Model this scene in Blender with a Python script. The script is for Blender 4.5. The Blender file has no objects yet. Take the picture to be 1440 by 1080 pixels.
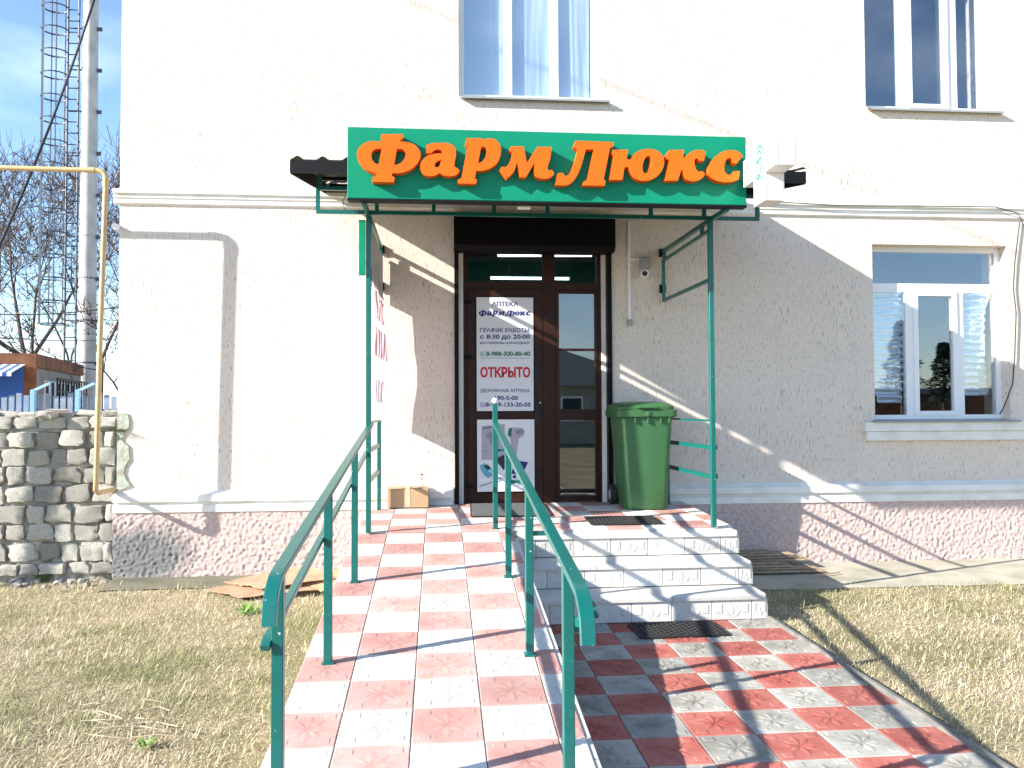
import bpy, bmesh, math, random
import numpy as np
from mathutils import Vector, Matrix, noise
random.seed(7); np.random.seed(7)
SC = bpy.context.scene
COL = SC.collection

# ------------------------------------------------------------------ camera
F, PITCH, YAW, ROLL = 1142.2, 0.0306, 0.0890, -0.0046
CAM = Vector((-0.064, -7.956, 1.556))
_f = Vector((math.sin(YAW)*math.cos(PITCH), math.cos(YAW)*math.cos(PITCH), math.sin(PITCH)))
_r0 = Vector((math.cos(YAW), -math.sin(YAW), 0)); _u0 = _r0.cross(_f)
_r = _r0*math.cos(ROLL) + _u0*math.sin(ROLL); _u = -_r0*math.sin(ROLL) + _u0*math.cos(ROLL)
cd = bpy.data.cameras.new('camera'); cam = bpy.data.objects.new('camera', cd); COL.objects.link(cam)
cd.sensor_width = 36; cd.lens = F/1440*36; cd.clip_start = .05; cd.clip_end = 2000
M = Matrix((_r, _u, -_f)).transposed().to_4x4(); M.translation = CAM
cam.matrix_world = M
SC.camera = cam
# ------------------------------------------------------------------ sky, sun, exposure
SUN = Vector((1, .365, -.505)).normalized()          # direction the light travels
SUN_EL = math.asin(-SUN.z); SUN_AZ = math.atan2(-SUN.x, -SUN.y)
W = bpy.data.worlds.new('World'); SC.world = W; W.use_nodes = True
wn = W.node_tree.nodes; wl = W.node_tree.links
bg = wn['Background']; bg.inputs['Strength'].default_value = .11
sky = wn.new('ShaderNodeTexSky'); sky.sky_type = 'NISHITA'; sky.sun_disc = False
sky.sun_elevation = SUN_EL; sky.sun_rotation = SUN_AZ; sky.altitude = 300; sky.air_density = 1.0; sky.dust_density = .3; sky.ozone_density = 3.2
wtc = wn.new('ShaderNodeTexCoord'); wmp = wn.new('ShaderNodeMapping'); wmp.inputs['Scale'].default_value = (1, 1, 2.6)
wno = wn.new('ShaderNodeTexNoise'); wno.inputs['Scale'].default_value = 2.6; wno.inputs['Detail'].default_value = 6
wrp = wn.new('ShaderNodeValToRGB'); wrp.color_ramp.elements[0].position = .56; wrp.color_ramp.elements[1].position = .9
wrp.color_ramp.elements[1].color = (.45, .45, .45, 1)
wmx = wn.new('ShaderNodeMix'); wmx.data_type = 'RGBA'; wmx.inputs[7].default_value = (9, 9.4, 10, 1)
wl.new(wtc.outputs['Generated'], wmp.inputs[0]); wl.new(wmp.outputs[0], wno.inputs[0]); wl.new(wno.outputs[0], wrp.inputs[0])
wl.new(wrp.outputs[0], wmx.inputs[0]); wl.new(sky.outputs[0], wmx.inputs[6]); wl.new(wmx.outputs[2], bg.inputs[0])
sd = bpy.data.lights.new('sun', 'SUN'); sd.energy = 4.4; sd.angle = math.radians(.5); sd.color = (1, .95, .87)
sun = bpy.data.objects.new('sun', sd); COL.objects.link(sun); sun.location = (-12, -8, 9)
sun.rotation_euler = SUN.to_track_quat('-Z', 'Y').to_euler()
SC.view_settings.view_transform = 'Standard'; SC.view_settings.look = 'None'; SC.view_settings.gamma = 1
SC.view_settings.exposure = 1.6

# ------------------------------------------------------------------ pixel helpers (a pixel gives a direction; a plane gives the distance)
def _ray(x, y): return _f + _r*((x-720)/F) - _u*((y-540)/F)
def at(x, y, Y=0.): d = _ray(x, y); return CAM + d*((Y-CAM.y)/d.y)
def atz(x, y, Z=0.): d = _ray(x, y); return CAM + d*((Z-CAM.z)/d.z)
def atx(x, y, X=0.): d = _ray(x, y); return CAM + d*((X-CAM.x)/d.x)

# ------------------------------------------------------------------ object helpers
def tag(o, label=None, cat=None, group=None, kind=None):
    if label: o['label'] = label
    if cat: o['category'] = cat
    if group: o['group'] = group
    if kind: o['kind'] = kind
    return o
WL = {}
def thing(name, label, cat, loc=(0, 0, 0), group=None, kind=None):
    o = bpy.data.objects.new(name, None); COL.objects.link(o); o.location = loc; o.empty_display_size = .1
    WL[o] = Vector(loc)
    return tag(o, label, cat, group, kind)
class MB:
    def __init__(s): s.v = []; s.f = []
    def poly(s, pts):
        i = len(s.v); s.v += [tuple(p) for p in pts]; s.f.append(tuple(range(i, i+len(pts)))); return s
    def add(s, vs, fs):
        i = len(s.v); s.v += [tuple(v) for v in vs]; s.f += [tuple(k+i for k in f) for f in fs]; return s
    def box(s, a, b, bev=0):
        x0, y0, z0 = (min(a[k], b[k]) for k in range(3)); x1, y1, z1 = (max(a[k], b[k]) for k in range(3))
        bm = bmesh.new(); bmesh.ops.create_cube(bm, size=1)
        for v in bm.verts: v.co = Vector(((x0+x1)/2+v.co.x*(x1-x0), (y0+y1)/2+v.co.y*(y1-y0), (z0+z1)/2+v.co.z*(z1-z0)))
        if bev: bmesh.ops.bevel(bm, geom=list(bm.edges), offset=bev, segments=1, affect='EDGES')
        return s.bm(bm)
    def bm(s, bm):
        bm.verts.index_update(); s.add([v.co[:] for v in bm.verts], [[v.index for v in f.verts] for f in bm.faces]); bm.free(); return s
    def bar(s, a, b, w, h=None, up=(0, 0, 1), bev=0):      # rectangular bar from a to b
        a, b = Vector(a), Vector(b); h = h or w; d = b-a; L = d.length; d.normalize()
        side = d.cross(Vector(up))
        if side.length < 1e-4: side = d.cross(Vector((0, 1, 0)))
        side.normalize(); u = side.cross(d)
        bm = bmesh.new(); bmesh.ops.create_cube(bm, size=1)
        for v in bm.verts: v.co = (a+b)/2 + d*(v.co.x*L) + side*(v.co.y*w) + u*(v.co.z*h)
        if bev: bmesh.ops.bevel(bm, geom=list(bm.edges), offset=bev, segments=1, affect='EDGES')
        return s.bm(bm)
    def sweep(s, pts, w, h, up=(0, 0, 1), bev=.003, sd=None):                  # rectangular profile along a bent path
        pts = [Vector(p) for p in pts]; rings = []
        for i, p in enumerate(pts):
            d = (pts[min(i+1, len(pts)-1)]-pts[max(i-1, 0)]).normalized()
            side = d.cross(Vector(up))
            if side.length < 1e-3: side = Vector((1, 0, 0))
            side.normalize()
            if sd: side = Vector(sd)
            u = side.cross(d)
            k = []
            for (a, b) in ((-1, -1), (1, -1), (1, 1), (-1, 1)):
                k.append(p+side*(a*w/2-a*bev)+u*(b*h/2)); k.append(p+side*(a*w/2)+u*(b*h/2-b*bev))
            rings.append([k[1], k[0], k[2], k[3], k[5], k[4], k[6], k[7]])
        n = 8; i0 = len(s.v)
        for r in rings: s.v += [tuple(q) for q in r]
        for j in range(len(rings)-1):
            for q in range(n): s.f.append((i0+j*n+q, i0+j*n+(q+1) % n, i0+(j+1)*n+(q+1) % n, i0+(j+1)*n+q))
        s.f.append(tuple(i0+q for q in range(n))[::-1]); s.f.append(tuple(i0+(len(rings)-1)*n+q for q in range(n)))
        return s
    def tube(s, pts, r, n=8, cap=True):
        pts = [Vector(p) for p in pts]; rs = r if isinstance(r, (list, tuple)) else [r]*len(pts); i0 = len(s.v)
        ref = None
        for i, p in enumerate(pts):
            d = (pts[min(i+1, len(pts)-1)]-pts[max(i-1, 0)]).normalized()
            if ref is None: ref = d.orthogonal().normalized()
            ref = (ref-d*ref.dot(d)).normalized(); b = d.cross(ref)
            for q in range(n):
                a = 2*math.pi*q/n; s.v.append(tuple(p+(ref*math.cos(a)+b*math.sin(a))*rs[i]))
        for j in range(len(pts)-1):
            for q in range(n): s.f.append((i0+j*n+q, i0+j*n+(q+1) % n, i0+(j+1)*n+(q+1) % n, i0+(j+1)*n+q))
        if cap:
            s.f.append(tuple(i0+q for q in range(n))[::-1]); s.f.append(tuple(i0+(len(pts)-1)*n+q for q in range(n)))
        return s
    def sphere(s, c, r, sz=1):
        bm = bmesh.new(); bmesh.ops.create_uvsphere(bm, u_segments=16, v_segments=10, radius=r)
        for v in bm.verts: v.co = Vector((c[0]+v.co.x, c[1]+v.co.y, c[2]+v.co.z*sz))
        return s.bm(bm)
    def prism(s, loops, to3, y0, y1):                      # outline with holes, filled and extruded; to3(x, z, y)
        bm = bmesh.new(); edges = []
        for L in loops:
            vs = [bm.verts.new(to3(p[0], p[1], y0)) for p in L]
            edges += [bm.edges.new((vs[i], vs[(i+1) % len(vs)])) for i in range(len(vs))]
        bmesh.ops.triangle_fill(bm, edges=edges, use_beauty=True, use_dissolve=False)
        if y1 is not None:
            g = bmesh.ops.extrude_face_region(bm, geom=list(bm.faces))
            o = Vector(to3(0, 0, y1))-Vector(to3(0, 0, y0))
            bmesh.ops.translate(bm, verts=[e for e in g['geom'] if isinstance(e, bmesh.types.BMVert)], vec=o)
        bmesh.ops.recalc_face_normals(bm, faces=list(bm.faces))
        return s.bm(bm)
    def build(s, name, m, parent=None, smooth=False, local=False):
        off = WL.get(parent, Vector((0, 0, 0))) if not local else Vector((0, 0, 0))
        me = bpy.data.meshes.new(name)
        me.from_pydata([(v[0]-off.x, v[1]-off.y, v[2]-off.z) for v in s.v], [], s.f)
        if smooth: me.polygons.foreach_set('use_smooth', [True]*len(me.polygons))
        me.materials.append(m)
        return link(name, me, parent)
def link(name, me, parent=None, loc=None):
    o = bpy.data.objects.new(name, me); COL.objects.link(o)
    if parent: o.parent = parent
    WL[o] = WL.get(parent, Vector((0, 0, 0)))
    if loc is not None:
        o.location = Vector(loc)-WL[o]; WL[o] = Vector(loc)
    return o
def smooth_angle(o, a=40):
    me = o.data; me.polygons.foreach_set('use_smooth', [True]*len(me.polygons))
    try: me.set_sharp_from_angle(angle=math.radians(a))
    except Exception: pass
    return o

# ------------------------------------------------------------------ materials
def nodes(name):
    m = bpy.data.materials.new(name); m.use_nodes = True
    return m, m.node_tree.nodes, m.node_tree.links, m.node_tree.nodes['Principled BSDF']
def noise_n(n, l, co, scale, detail=4, rough=.55, dist=0., stretch=None):
    t = n.new('ShaderNodeTexNoise'); t.inputs['Scale'].default_value = scale; t.inputs['Detail'].default_value = detail
    t.inputs['Roughness'].default_value = rough; t.inputs['Distortion'].default_value = dist
    if stretch:
        mp = n.new('ShaderNodeMapping'); mp.inputs['Scale'].default_value = stretch; l.new(co, mp.inputs[0]); co = mp.outputs[0]
    l.new(co, t.inputs['Vector']); return t.outputs[0]
def ramp(n, l, fac, p0, p1, c0=(0, 0, 0), c1=(1, 1, 1)):
    r = n.new('ShaderNodeValToRGB'); e = r.color_ramp.elements
    e[0].position = p0; e[1].position = p1; e[0].color = (*c0, 1); e[1].color = (*c1, 1)
    l.new(fac, r.inputs[0]); return r.outputs[0]
def mix(n, l, fac, a, b, mode='MIX'):
    x = n.new('ShaderNodeMix'); x.data_type = 'RGBA'; x.blend_type = mode
    for k, s in ((0, fac), (6, a), (7, b)):
        if isinstance(s, (int, float)): x.inputs[k].default_value = s
        elif isinstance(s, tuple): x.inputs[k].default_value = (*s, 1)
        else: l.new(s, x.inputs[k])
    return x.outputs[2]
def bump(n, l, h, p, strength=.3, dist=.01):
    b = n.new('ShaderNodeBump'); b.inputs['Strength'].default_value = strength; b.inputs['Distance'].default_value = dist
    l.new(h, b.inputs['Height']); l.new(b.outputs[0], p.inputs['Normal']); return b
def simple(name, col, rough=.6, metal=0, col2=None, scale=8, lo=.4, hi=.65, bs=0, bscale=60, bd=.004, rnd=0, spec=.5):
    m, n, l, p = nodes(name); co = n.new('ShaderNodeTexCoord').outputs['Object']
    p.inputs['Roughness'].default_value = rough; p.inputs['Metallic'].default_value = metal; p.inputs['Specular IOR Level'].default_value = spec
    c = None
    if col2: c = mix(n, l, ramp(n, l, noise_n(n, l, co, scale, 6), lo, hi), col, col2)
    if rnd:
        oi = n.new('ShaderNodeObjectInfo'); v = ramp(n, l, oi.outputs['Random'], 0, 1, (1-rnd,)*3, (1+rnd,)*3)
        c = mix(n, l, 1., c if c else col, v, 'MULTIPLY')
    if c: l.new(c, p.inputs['Base Color'])
    else: p.inputs['Base Color'].default_value = (*col, 1)
    if bs: bump(n, l, noise_n(n, l, co, bscale, 5), p, bs, bd)
    return m
MT = {}
def plaster():
    m, n, l, p = nodes('bark_beetle_plaster'); co = n.new('ShaderNodeTexCoord').outputs['Object']
    p.inputs['Roughness'].default_value = .92; p.inputs['Specular IOR Level'].default_value = .15
    g1 = noise_n(n, l, co, 1, 2, .5, .35, (76, 20, 12)); g2 = noise_n(n, l, co, 1, 2, .5, .2, (115, 30, 21))
    k1 = ramp(n, l, g1, .57, .65); k2 = ramp(n, l, g2, .58, .66)
    patch = ramp(n, l, noise_n(n, l, co, 2.2, 4), .42, .62)
    g = mix(n, l, patch, k2, k1); 
    base = mix(n, l, ramp(n, l, noise_n(n, l, co, .9, 6), .35, .7), (.735, .645, .565), (.69, .60, .52))
    run = ramp(n, l, noise_n(n, l, co, 1, 5, .6, 0, (7, 1, .35)), .56, .78)
    base = mix(n, l, mix(n, l, 1., run, (.35, .35, .35), 'MULTIPLY'), base, (.60, .50, .42))
    c = mix(n, l, mix(n, l, 1., g, (.72, .72, .72), 'MULTIPLY'), base, (.34, .26, .19))
    l.new(c, p.inputs['Base Color'])
    inv = n.new('ShaderNodeInvert'); l.new(g, inv.inputs['Color'])
    fine = noise_n(n, l, co, 180, 3); h = mix(n, l, .25, inv.outputs[0], fine)
    bump(n, l, h, p, .42, .005); return m
MT['plaster'] = plaster()
MT['trim'] = simple('white_trim_paint', (.80, .78, .74), .7, col2=(.70, .67, .62), scale=5, bs=.15, bscale=30)
def plinth_mat():
    m, n, l, p = nodes('pebbledash'); co = n.new('ShaderNodeTexCoord').outputs['Object']
    p.inputs['Roughness'].default_value = .95; p.inputs['Specular IOR Level'].default_value = .1
    c = mix(n, l, ramp(n, l, noise_n(n, l, co, 30, 3), .35, .65), (.60, .47, .43), (.47, .36, .33))
    sp = n.new('ShaderNodeSeparateXYZ'); l.new(co, sp.inputs[0])
    # soot-grey worn patch near the building's left corner, with its own ragged outline
    vd = n.new('ShaderNodeVectorMath'); vd.operation = 'DISTANCE'; vd.inputs[1].default_value = (-4.35, 0, .2)
    mp = n.new('ShaderNodeMapping'); mp.inputs['Scale'].default_value = (1, 0, 1.6); mp.inputs['Location'].default_value = (0, 0, -.13)
    l.new(co, mp.inputs[0]); l.new(mp.outputs[0], vd.inputs[0])
    ad = n.new('ShaderNodeMath'); ad.operation = 'MULTIPLY_ADD'; ad.inputs[1].default_value = .5; l.new(noise_n(n, l, co, 7, 5), ad.inputs[0]); l.new(vd.outputs['Value'], ad.inputs[2])
    st = ramp(n, l, ad.outputs[0], .5, .85, (1, 1, 1), (0, 0, 0))
    l.new(mix(n, l, st, c, (.19, .19, .19)), p.inputs['Base Color'])
    bump(n, l, noise_n(n, l, co, 140, 4), p, .4, .004); return m
MT['plinth'] = plinth_mat()
def tile_mat(name, c1, c2, dust):
    m, n, l, p = nodes(name); tc = n.new('ShaderNodeTexCoord'); co = tc.outputs['Object']
    geo = n.new('ShaderNodeNewGeometry').outputs['Position']
    oi = n.new('ShaderNodeObjectInfo'); v = ramp(n, l, oi.outputs['Random'], 0, 1, (.78,)*3, (1.16,)*3)
    c = mix(n, l, ramp(n, l, noise_n(n, l, geo, 6, 6), .38, .68), c1, c2)
    ln = n.new('ShaderNodeVectorMath'); ln.operation = 'LENGTH'; l.new(co, ln.inputs[0])
    wv = n.new('ShaderNodeMath'); wv.operation = 'MULTIPLY_ADD'; wv.inputs[1].default_value = .62; l.new(noise_n(n, l, geo, 4.2, 7, .68), wv.inputs[0])
    hf = n.new('ShaderNodeMath'); hf.operation = 'MULTIPLY'; hf.inputs[1].default_value = .55; l.new(ln.outputs['Value'], hf.inputs[0]); l.new(hf.outputs[0], wv.inputs[2])
    c = mix(n, l, ramp(n, l, wv.outputs[0], .27, .48), c, dust)
    c = mix(n, l, ramp(n, l, noise_n(n, l, geo, 11, 7, .72), .60, .78), c, tuple(.55*q for q in c1))
    c = mix(n, l, 1., c, v, 'MULTIPLY'); l.new(c, p.inputs['Base Color'])
    p.inputs['Roughness'].default_value = .8; p.inputs['Specular IOR Level'].default_value = .3
    bump(n, l, noise_n(n, l, geo, 220, 3), p, .25, .002); return m
MT['ramp_red'] = tile_mat('dusty_red_tile', (.50, .245, .205), (.46, .22, .185), (.55, .36, .32))
MT['ramp_white'] = tile_mat('dusty_grey_tile', (.57, .545, .50), (.51, .49, .45), (.62, .59, .545))
MT['path_red'] = tile_mat('red_tile', (.33, .075, .055), (.26, .06, .045), (.42, .155, .125))
MT['path_grey'] = tile_mat('grey_tile', (.255, .245, .21), (.205, .195, .165), (.44, .42, .37))
MT['step'] = tile_mat('pale_grey_tile', (.60, .58, .54), (.55, .53, .49), (.62, .595, .55))
MT['concrete'] = simple('concrete', (.43, .395, .31), .9, col2=(.30, .28, .21), scale=3, bs=.3, bscale=45)
MT['damp'] = simple('damp_concrete', (.17, .155, .105), .8, col2=(.11, .11, .07), scale=4, bs=.3)
MT['grout'] = simple('dark_grout', (.12, .105, .095), .95, col2=(.2, .17, .15), scale=9)
MT['kerb'] = simple('kerb_concrete', (.13, .125, .115), .9, col2=(.2, .19, .17), scale=12, bs=.4)
def green_paint():
    m, n, l, p = nodes('teal_paint'); co = n.new('ShaderNodeTexCoord').outputs['Object']
    c = mix(n, l, ramp(n, l, noise_n(n, l, co, 14, 4), .35, .7), (.003, .118, .103), (.005, .10, .088))
    ch = ramp(n, l, noise_n(n, l, co, 60, 2), .725, .74); ru = ramp(n, l, noise_n(n, l, co, 23, 5), .70, .74); l.new(mix(n, l, ru, mix(n, l, ch, c, (.45, .5, .47)), (.10, .045, .02)), p.inputs['Base Color'])
    p.inputs['Roughness'].default_value = .32; bump(n, l, noise_n(n, l, co, 90, 2), p, .08, .002); return m
MT['teal'] = green_paint()
MT['sign'] = simple('sign_green_panel', (.002, .225, .125), .5, col2=(.002, .205, .115), scale=3, spec=.2)
MT['orange'] = simple('orange_acrylic', (.80, .132, .009), .45, col2=(.76, .122, .009), scale=5, spec=.15)
MT['black'] = simple('black_metal_roof', (.006, .006, .007), .6, spec=.2)
MT['shutter'] = simple('dark_brown_shutter', (.0045, .0035, .004), .5, spec=.15)
MT['brown'] = simple('brown_door_laminate', (.040, .0135, .0075), .45, col2=(.026, .009, .006), scale=18, bs=.06, bscale=120, spec=.22)
MT['upvc'] = simple('white_upvc', (.80, .81, .82), .35)
MT['white'] = simple('white_painted_metal', (.83, .83, .82), .4)
MT['grey_metal'] = simple('grey_box_plastic', (.30, .31, .31), .5)
MT['steel'] = simple('zinc_steel', (.42, .42, .41), .4, .7)
MT['rubber'] = simple('black_rubber', (.018, .018, .019), .7, bs=.3)
MT['matgrey'] = simple('grey_door_mat', (.10, .105, .105), .95, col2=(.07, .072, .072), scale=40, bs=.6, bscale=300)
MT['bin'] = simple('green_bin_plastic', (.038, .125, .044), .42, col2=(.044, .135, .05), scale=4, bs=.08, bscale=250)
MT['card'] = simple('cardboard', (.47, .31, .17), .85, col2=(.42, .27, .15), scale=6, rnd=.1)
MT['card_dark'] = simple('weathered_cardboard', (.38, .235, .145), .9, col2=(.29, .175, .105), scale=10, rnd=.15)
MT['tape'] = simple('clear_tape', (.56, .44, .31), .25)
MT['wood'] = simple('weathered_lath', (.42, .31, .2), .85, col2=(.27, .19, .12), scale=20, rnd=.2)
MT['stone'] = simple('wall_stone', (.61, .58, .51), .95, col2=(.33, .31, .26), scale=9, lo=.38, hi=.75, bs=.8, bscale=28, bd=.025, rnd=.36, spec=.2)
def mortar():
    m, n, l, p = nodes('old_mortar'); co = n.new('ShaderNodeTexCoord').outputs['Object']
    c = mix(n, l, ramp(n, l, noise_n(n, l, co, 12, 6), .35, .7), (.26, .24, .20), (.52, .48, .41))
    c = mix(n, l, ramp(n, l, noise_n(n, l, co, 3.2, 5), .58, .68), c, (.10, .11, .04))
    l.new(c, p.inputs['Base Color']); p.inputs['Roughness'].default_value = 1; bump(n, l, noise_n(n, l, co, 40, 6), p, .8, .02); return m
MT['mortar'] = mortar()
MT['pipe'] = simple('yellow_pipe_paint', (.55, .40, .20), .45, col2=(.48, .34, .17), scale=20)
MT['paper'] = simple('white_poster_paper', (.72, .73, .76), .5)
MT['navy'] = simple('navy_ink', (.02, .025, .17), .6)
MT['greenink'] = simple('green_ink', (.01, .17, .08), .6)
MT['redink'] = simple('red_ink', (.55, .012, .03), .6)
MT['lilac'] = simple('lilac_print', (.42, .38, .47), .6)
MT['pale'] = simple('pale_print', (.78, .78, .80), .5)
MT['dark'] = simple('dark_print', (.02, .02, .035), .5)
MT['cyan'] = simple('cyan_print', (.12, .38, .50), .5)
MT['greyp'] = simple('grey_print', (.26, .24, .30), .5)
MT['emblem'] = simple('green_emblem_film', (.01, .22, .13), .5)
MT['concrete_mast'] = simple('mast_concrete', (.55, .54, .51), .85, col2=(.42, .41, .39), scale=2.5, bs=.1)
MT['galv'] = simple('galvanised_steel', (.07, .085, .11), .55, .2)
MT['rust'] = simple('rusty_orange_paint', (.26, .105, .05), .9, col2=(.13, .055, .03), scale=2.5)
MT['kioskwall'] = simple('faded_grey_siding', (.27, .25, .225), .9, col2=(.2, .14, .10), scale=2.2, lo=.5, hi=.75)
MT['bluecloth'] = simple('blue_awning_cloth', (.03, .11, .42), .8)
MT['whitecloth'] = simple('white_awning_cloth', (.75, .76, .78), .8)
MT['bluefence'] = simple('blue_grey_fence_paint', (.20, .26, .34), .5, .2, col2=(.15, .19, .26), scale=6)
MT['bluepost'] = simple('blue_fence_paint', (.16, .33, .58), .5)
MT['bark'] = simple('tree_bark', (.06, .048, .04), .95, col2=(.11, .09, .075), scale=8, bs=.4)
MT['twig'] = simple('twig_bark', (.10, .07, .052), .95, spec=.1)
MT['needle'] = simple('pine_needles', (.022, .05, .028), .8)
MT['deadleaf'] = simple('dry_leaf', (.28, .15, .07), .9)
MT['leaf'] = simple('weed_leaf', (.16, .30, .05), .6)
MT['moss'] = simple('moss', (.12, .17, .035), .9)
MT['cable'] = simple('black_cable', (.02, .02, .02), .6)
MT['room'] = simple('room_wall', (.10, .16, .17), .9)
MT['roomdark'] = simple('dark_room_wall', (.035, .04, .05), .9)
MT['straw'] = simple('dry_twig_wood', (.42, .34, .24), .9, rnd=.2)
MT['oldplaster'] = simple('flaked_mint_plaster', (.42, .47, .38), .95, col2=(.33, .31, .25), scale=16, bs=.6, bscale=40, bd=.01)
def glass(name, tint, refl, rough=.0):
    m, n, l, p = nodes(name); n.remove(p); out = n['Material Output']
    tr = n.new('ShaderNodeBsdfTransparent'); tr.inputs[0].default_value = (*tint, 1)
    gl = n.new('ShaderNodeBsdfGlossy'); gl.inputs['Roughness'].default_value = rough; gl.inputs[0].default_value = (.95, .97, 1, 1)
    fr = n.new('ShaderNodeLayerWeight'); fr.inputs[0].default_value = .5
    pw = n.new('ShaderNodeMath'); pw.operation = 'POWER'; pw.inputs[1].default_value = 5; l.new(fr.outputs['Facing'], pw.inputs[0])
    ad = n.new('ShaderNodeMath'); ad.operation = 'MULTIPLY_ADD'; ad.inputs[1].default_value = .6; ad.inputs[2].default_value = refl; l.new(pw.outputs[0], ad.inputs[0])
    mx = n.new('ShaderNodeMixShader'); l.new(ad.outputs[0], mx.inputs[0]); l.new(tr.outputs[0], mx.inputs[1]); l.new(gl.outputs[0], mx.inputs[2])
    l.new(mx.outputs[0], out.inputs[0]); return m
MT['glass'] = glass('window_glass', (.93, .95, .96), .16)
MT['doorglass'] = glass('door_glass', (.82, .86, .86), .12)
def foil():
    m, n, l, p = nodes('silver_foil'); p.inputs['Metallic'].default_value = .75; p.inputs['Roughness'].default_value = .22
    p.inputs['Base Color'].default_value = (.72, .81, .92, 1); return m
MT['foil'] = foil()
def cloth(name, c, t):
    m, n, l, p = nodes(name); out = n['Material Output']; p.inputs['Base Color'].default_value = (*c, 1); p.inputs['Roughness'].default_value = .8
    tl = n.new('ShaderNodeBsdfTranslucent'); tl.inputs[0].default_value = (*c, 1); mx = n.new('ShaderNodeMixShader'); mx.inputs[0].default_value = t
    l.new(p.outputs[0], mx.inputs[1]); l.new(tl.outputs[0], mx.inputs[2]); l.new(mx.outputs[0], out.inputs[0]); return m
MT['film'] = cloth('pale_blue_film', (.66, .78, .92), .15)
MT['banner'] = cloth('white_banner_vinyl', (.66, .56, .60), .35)
def emit(name, c, s):
    m, n, l, p = nodes(name); p.inputs['Emission Color'].default_value = (*c, 1); p.inputs['Emission Strength'].default_value = s; return m
MT['tube'] = emit('fluorescent_tube_light', (.92, .97, 1), 2.2)
def ground_mat():
    m, n, l, p = nodes('dry_lawn_soil'); co = n.new('ShaderNodeTexCoord').outputs['Object']
    c = mix(n, l, ramp(n, l, noise_n(n, l, co, 1.2, 8), .4, .62), (.40, .33, .21), (.22, .21, .10))
    c = mix(n, l, ramp(n, l, noise_n(n, l, co, 40, 5), .45, .7), c, (.17, .13, .085))
    l.new(c, p.inputs['Base Color']); p.inputs['Roughness'].default_value = 1; p.inputs['Specular IOR Level'].default_value = .1
    bump(n, l, noise_n(n, l, co, 60, 6), p, .8, .02); return m
MT['ground'] = ground_mat()
def grass_mat():
    m, n, l, p = nodes('grass_blades'); a = n.new('ShaderNodeAttribute'); a.attribute_name = 'Col'
    out = n['Material Output']; l.new(a.outputs[0], p.inputs['Base Color']); p.inputs['Roughness'].default_value = .7; p.inputs['Specular IOR Level'].default_value = .2
    tl = n.new('ShaderNodeBsdfTranslucent'); l.new(a.outputs[0], tl.inputs[0]); mx = n.new('ShaderNodeMixShader'); mx.inputs[0].default_value = .25
    l.new(p.outputs[0], mx.inputs[1]); l.new(tl.outputs[0], mx.inputs[2]); l.new(mx.outputs[0], out.inputs[0]); return m
MT['grass'] = grass_mat()

# ================================================================== SETTING: ground
GZ = -.035
g = MB(); N = 60
def gh(x, y):
    return GZ + .012*noise.noise(Vector((x*.8, y*.8, 0)))*(1 if y < 0 else .2)
xs = sorted(set([-400, -120, -40, -20] + [-10+i*.5 for i in range(41)] + [20, 40, 120, 400]))
ys = sorted(set([-400, -120, -40, -20] + [-12+i*.5 for i in range(33)] + [8, 20, 40, 120, 400]))
g.add([(x, y, gh(x, y)) for y in ys for x in xs], [(j*len(xs)+i, j*len(xs)+i+1, (j+1)*len(xs)+i+1, (j+1)*len(xs)+i) for j in range(len(ys)-1) for i in range(len(xs)-1)])
o = g.build('ground', MT['ground'], smooth=True); tag(o, 'dry grassy ground around the pharmacy', 'ground', kind='structure')
# concrete aprons along the plinth
def apron(x0, x1, y0, name, mt):
    m = MB(); nx = int((x1-x0)/.12); ny = 8; vs = []
    for j in range(ny+1):
        for i in range(nx+1):
            x = x0+(x1-x0)*i/nx; y = .02+(y0-.02)*j/ny
            if j == ny: y += .09*noise.noise(Vector((x*2.3, 3, 0)))+.03*noise.noise(Vector((x*9, 7, 0)))
            vs.append((x, y, -.004-.022*(j/ny)**2+.006*noise.noise(Vector((x*3, y*3, 1)))))
    m.add(vs, [(j*(nx+1)+i+1, j*(nx+1)+i, (j+1)*(nx+1)+i, (j+1)*(nx+1)+i+1) for j in range(ny) for i in range(nx)])
    o = m.build('pavement', mt, smooth=True); tag(o, name, 'pavement', kind='structure')
apron(2.36, 9.5, -1.08, 'weathered concrete strip along the plinth right of the steps', MT['concrete'])
apron(-3.08, -.74, -.46, 'damp concrete strip along the plinth left of the ramp', MT['damp'])

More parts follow.
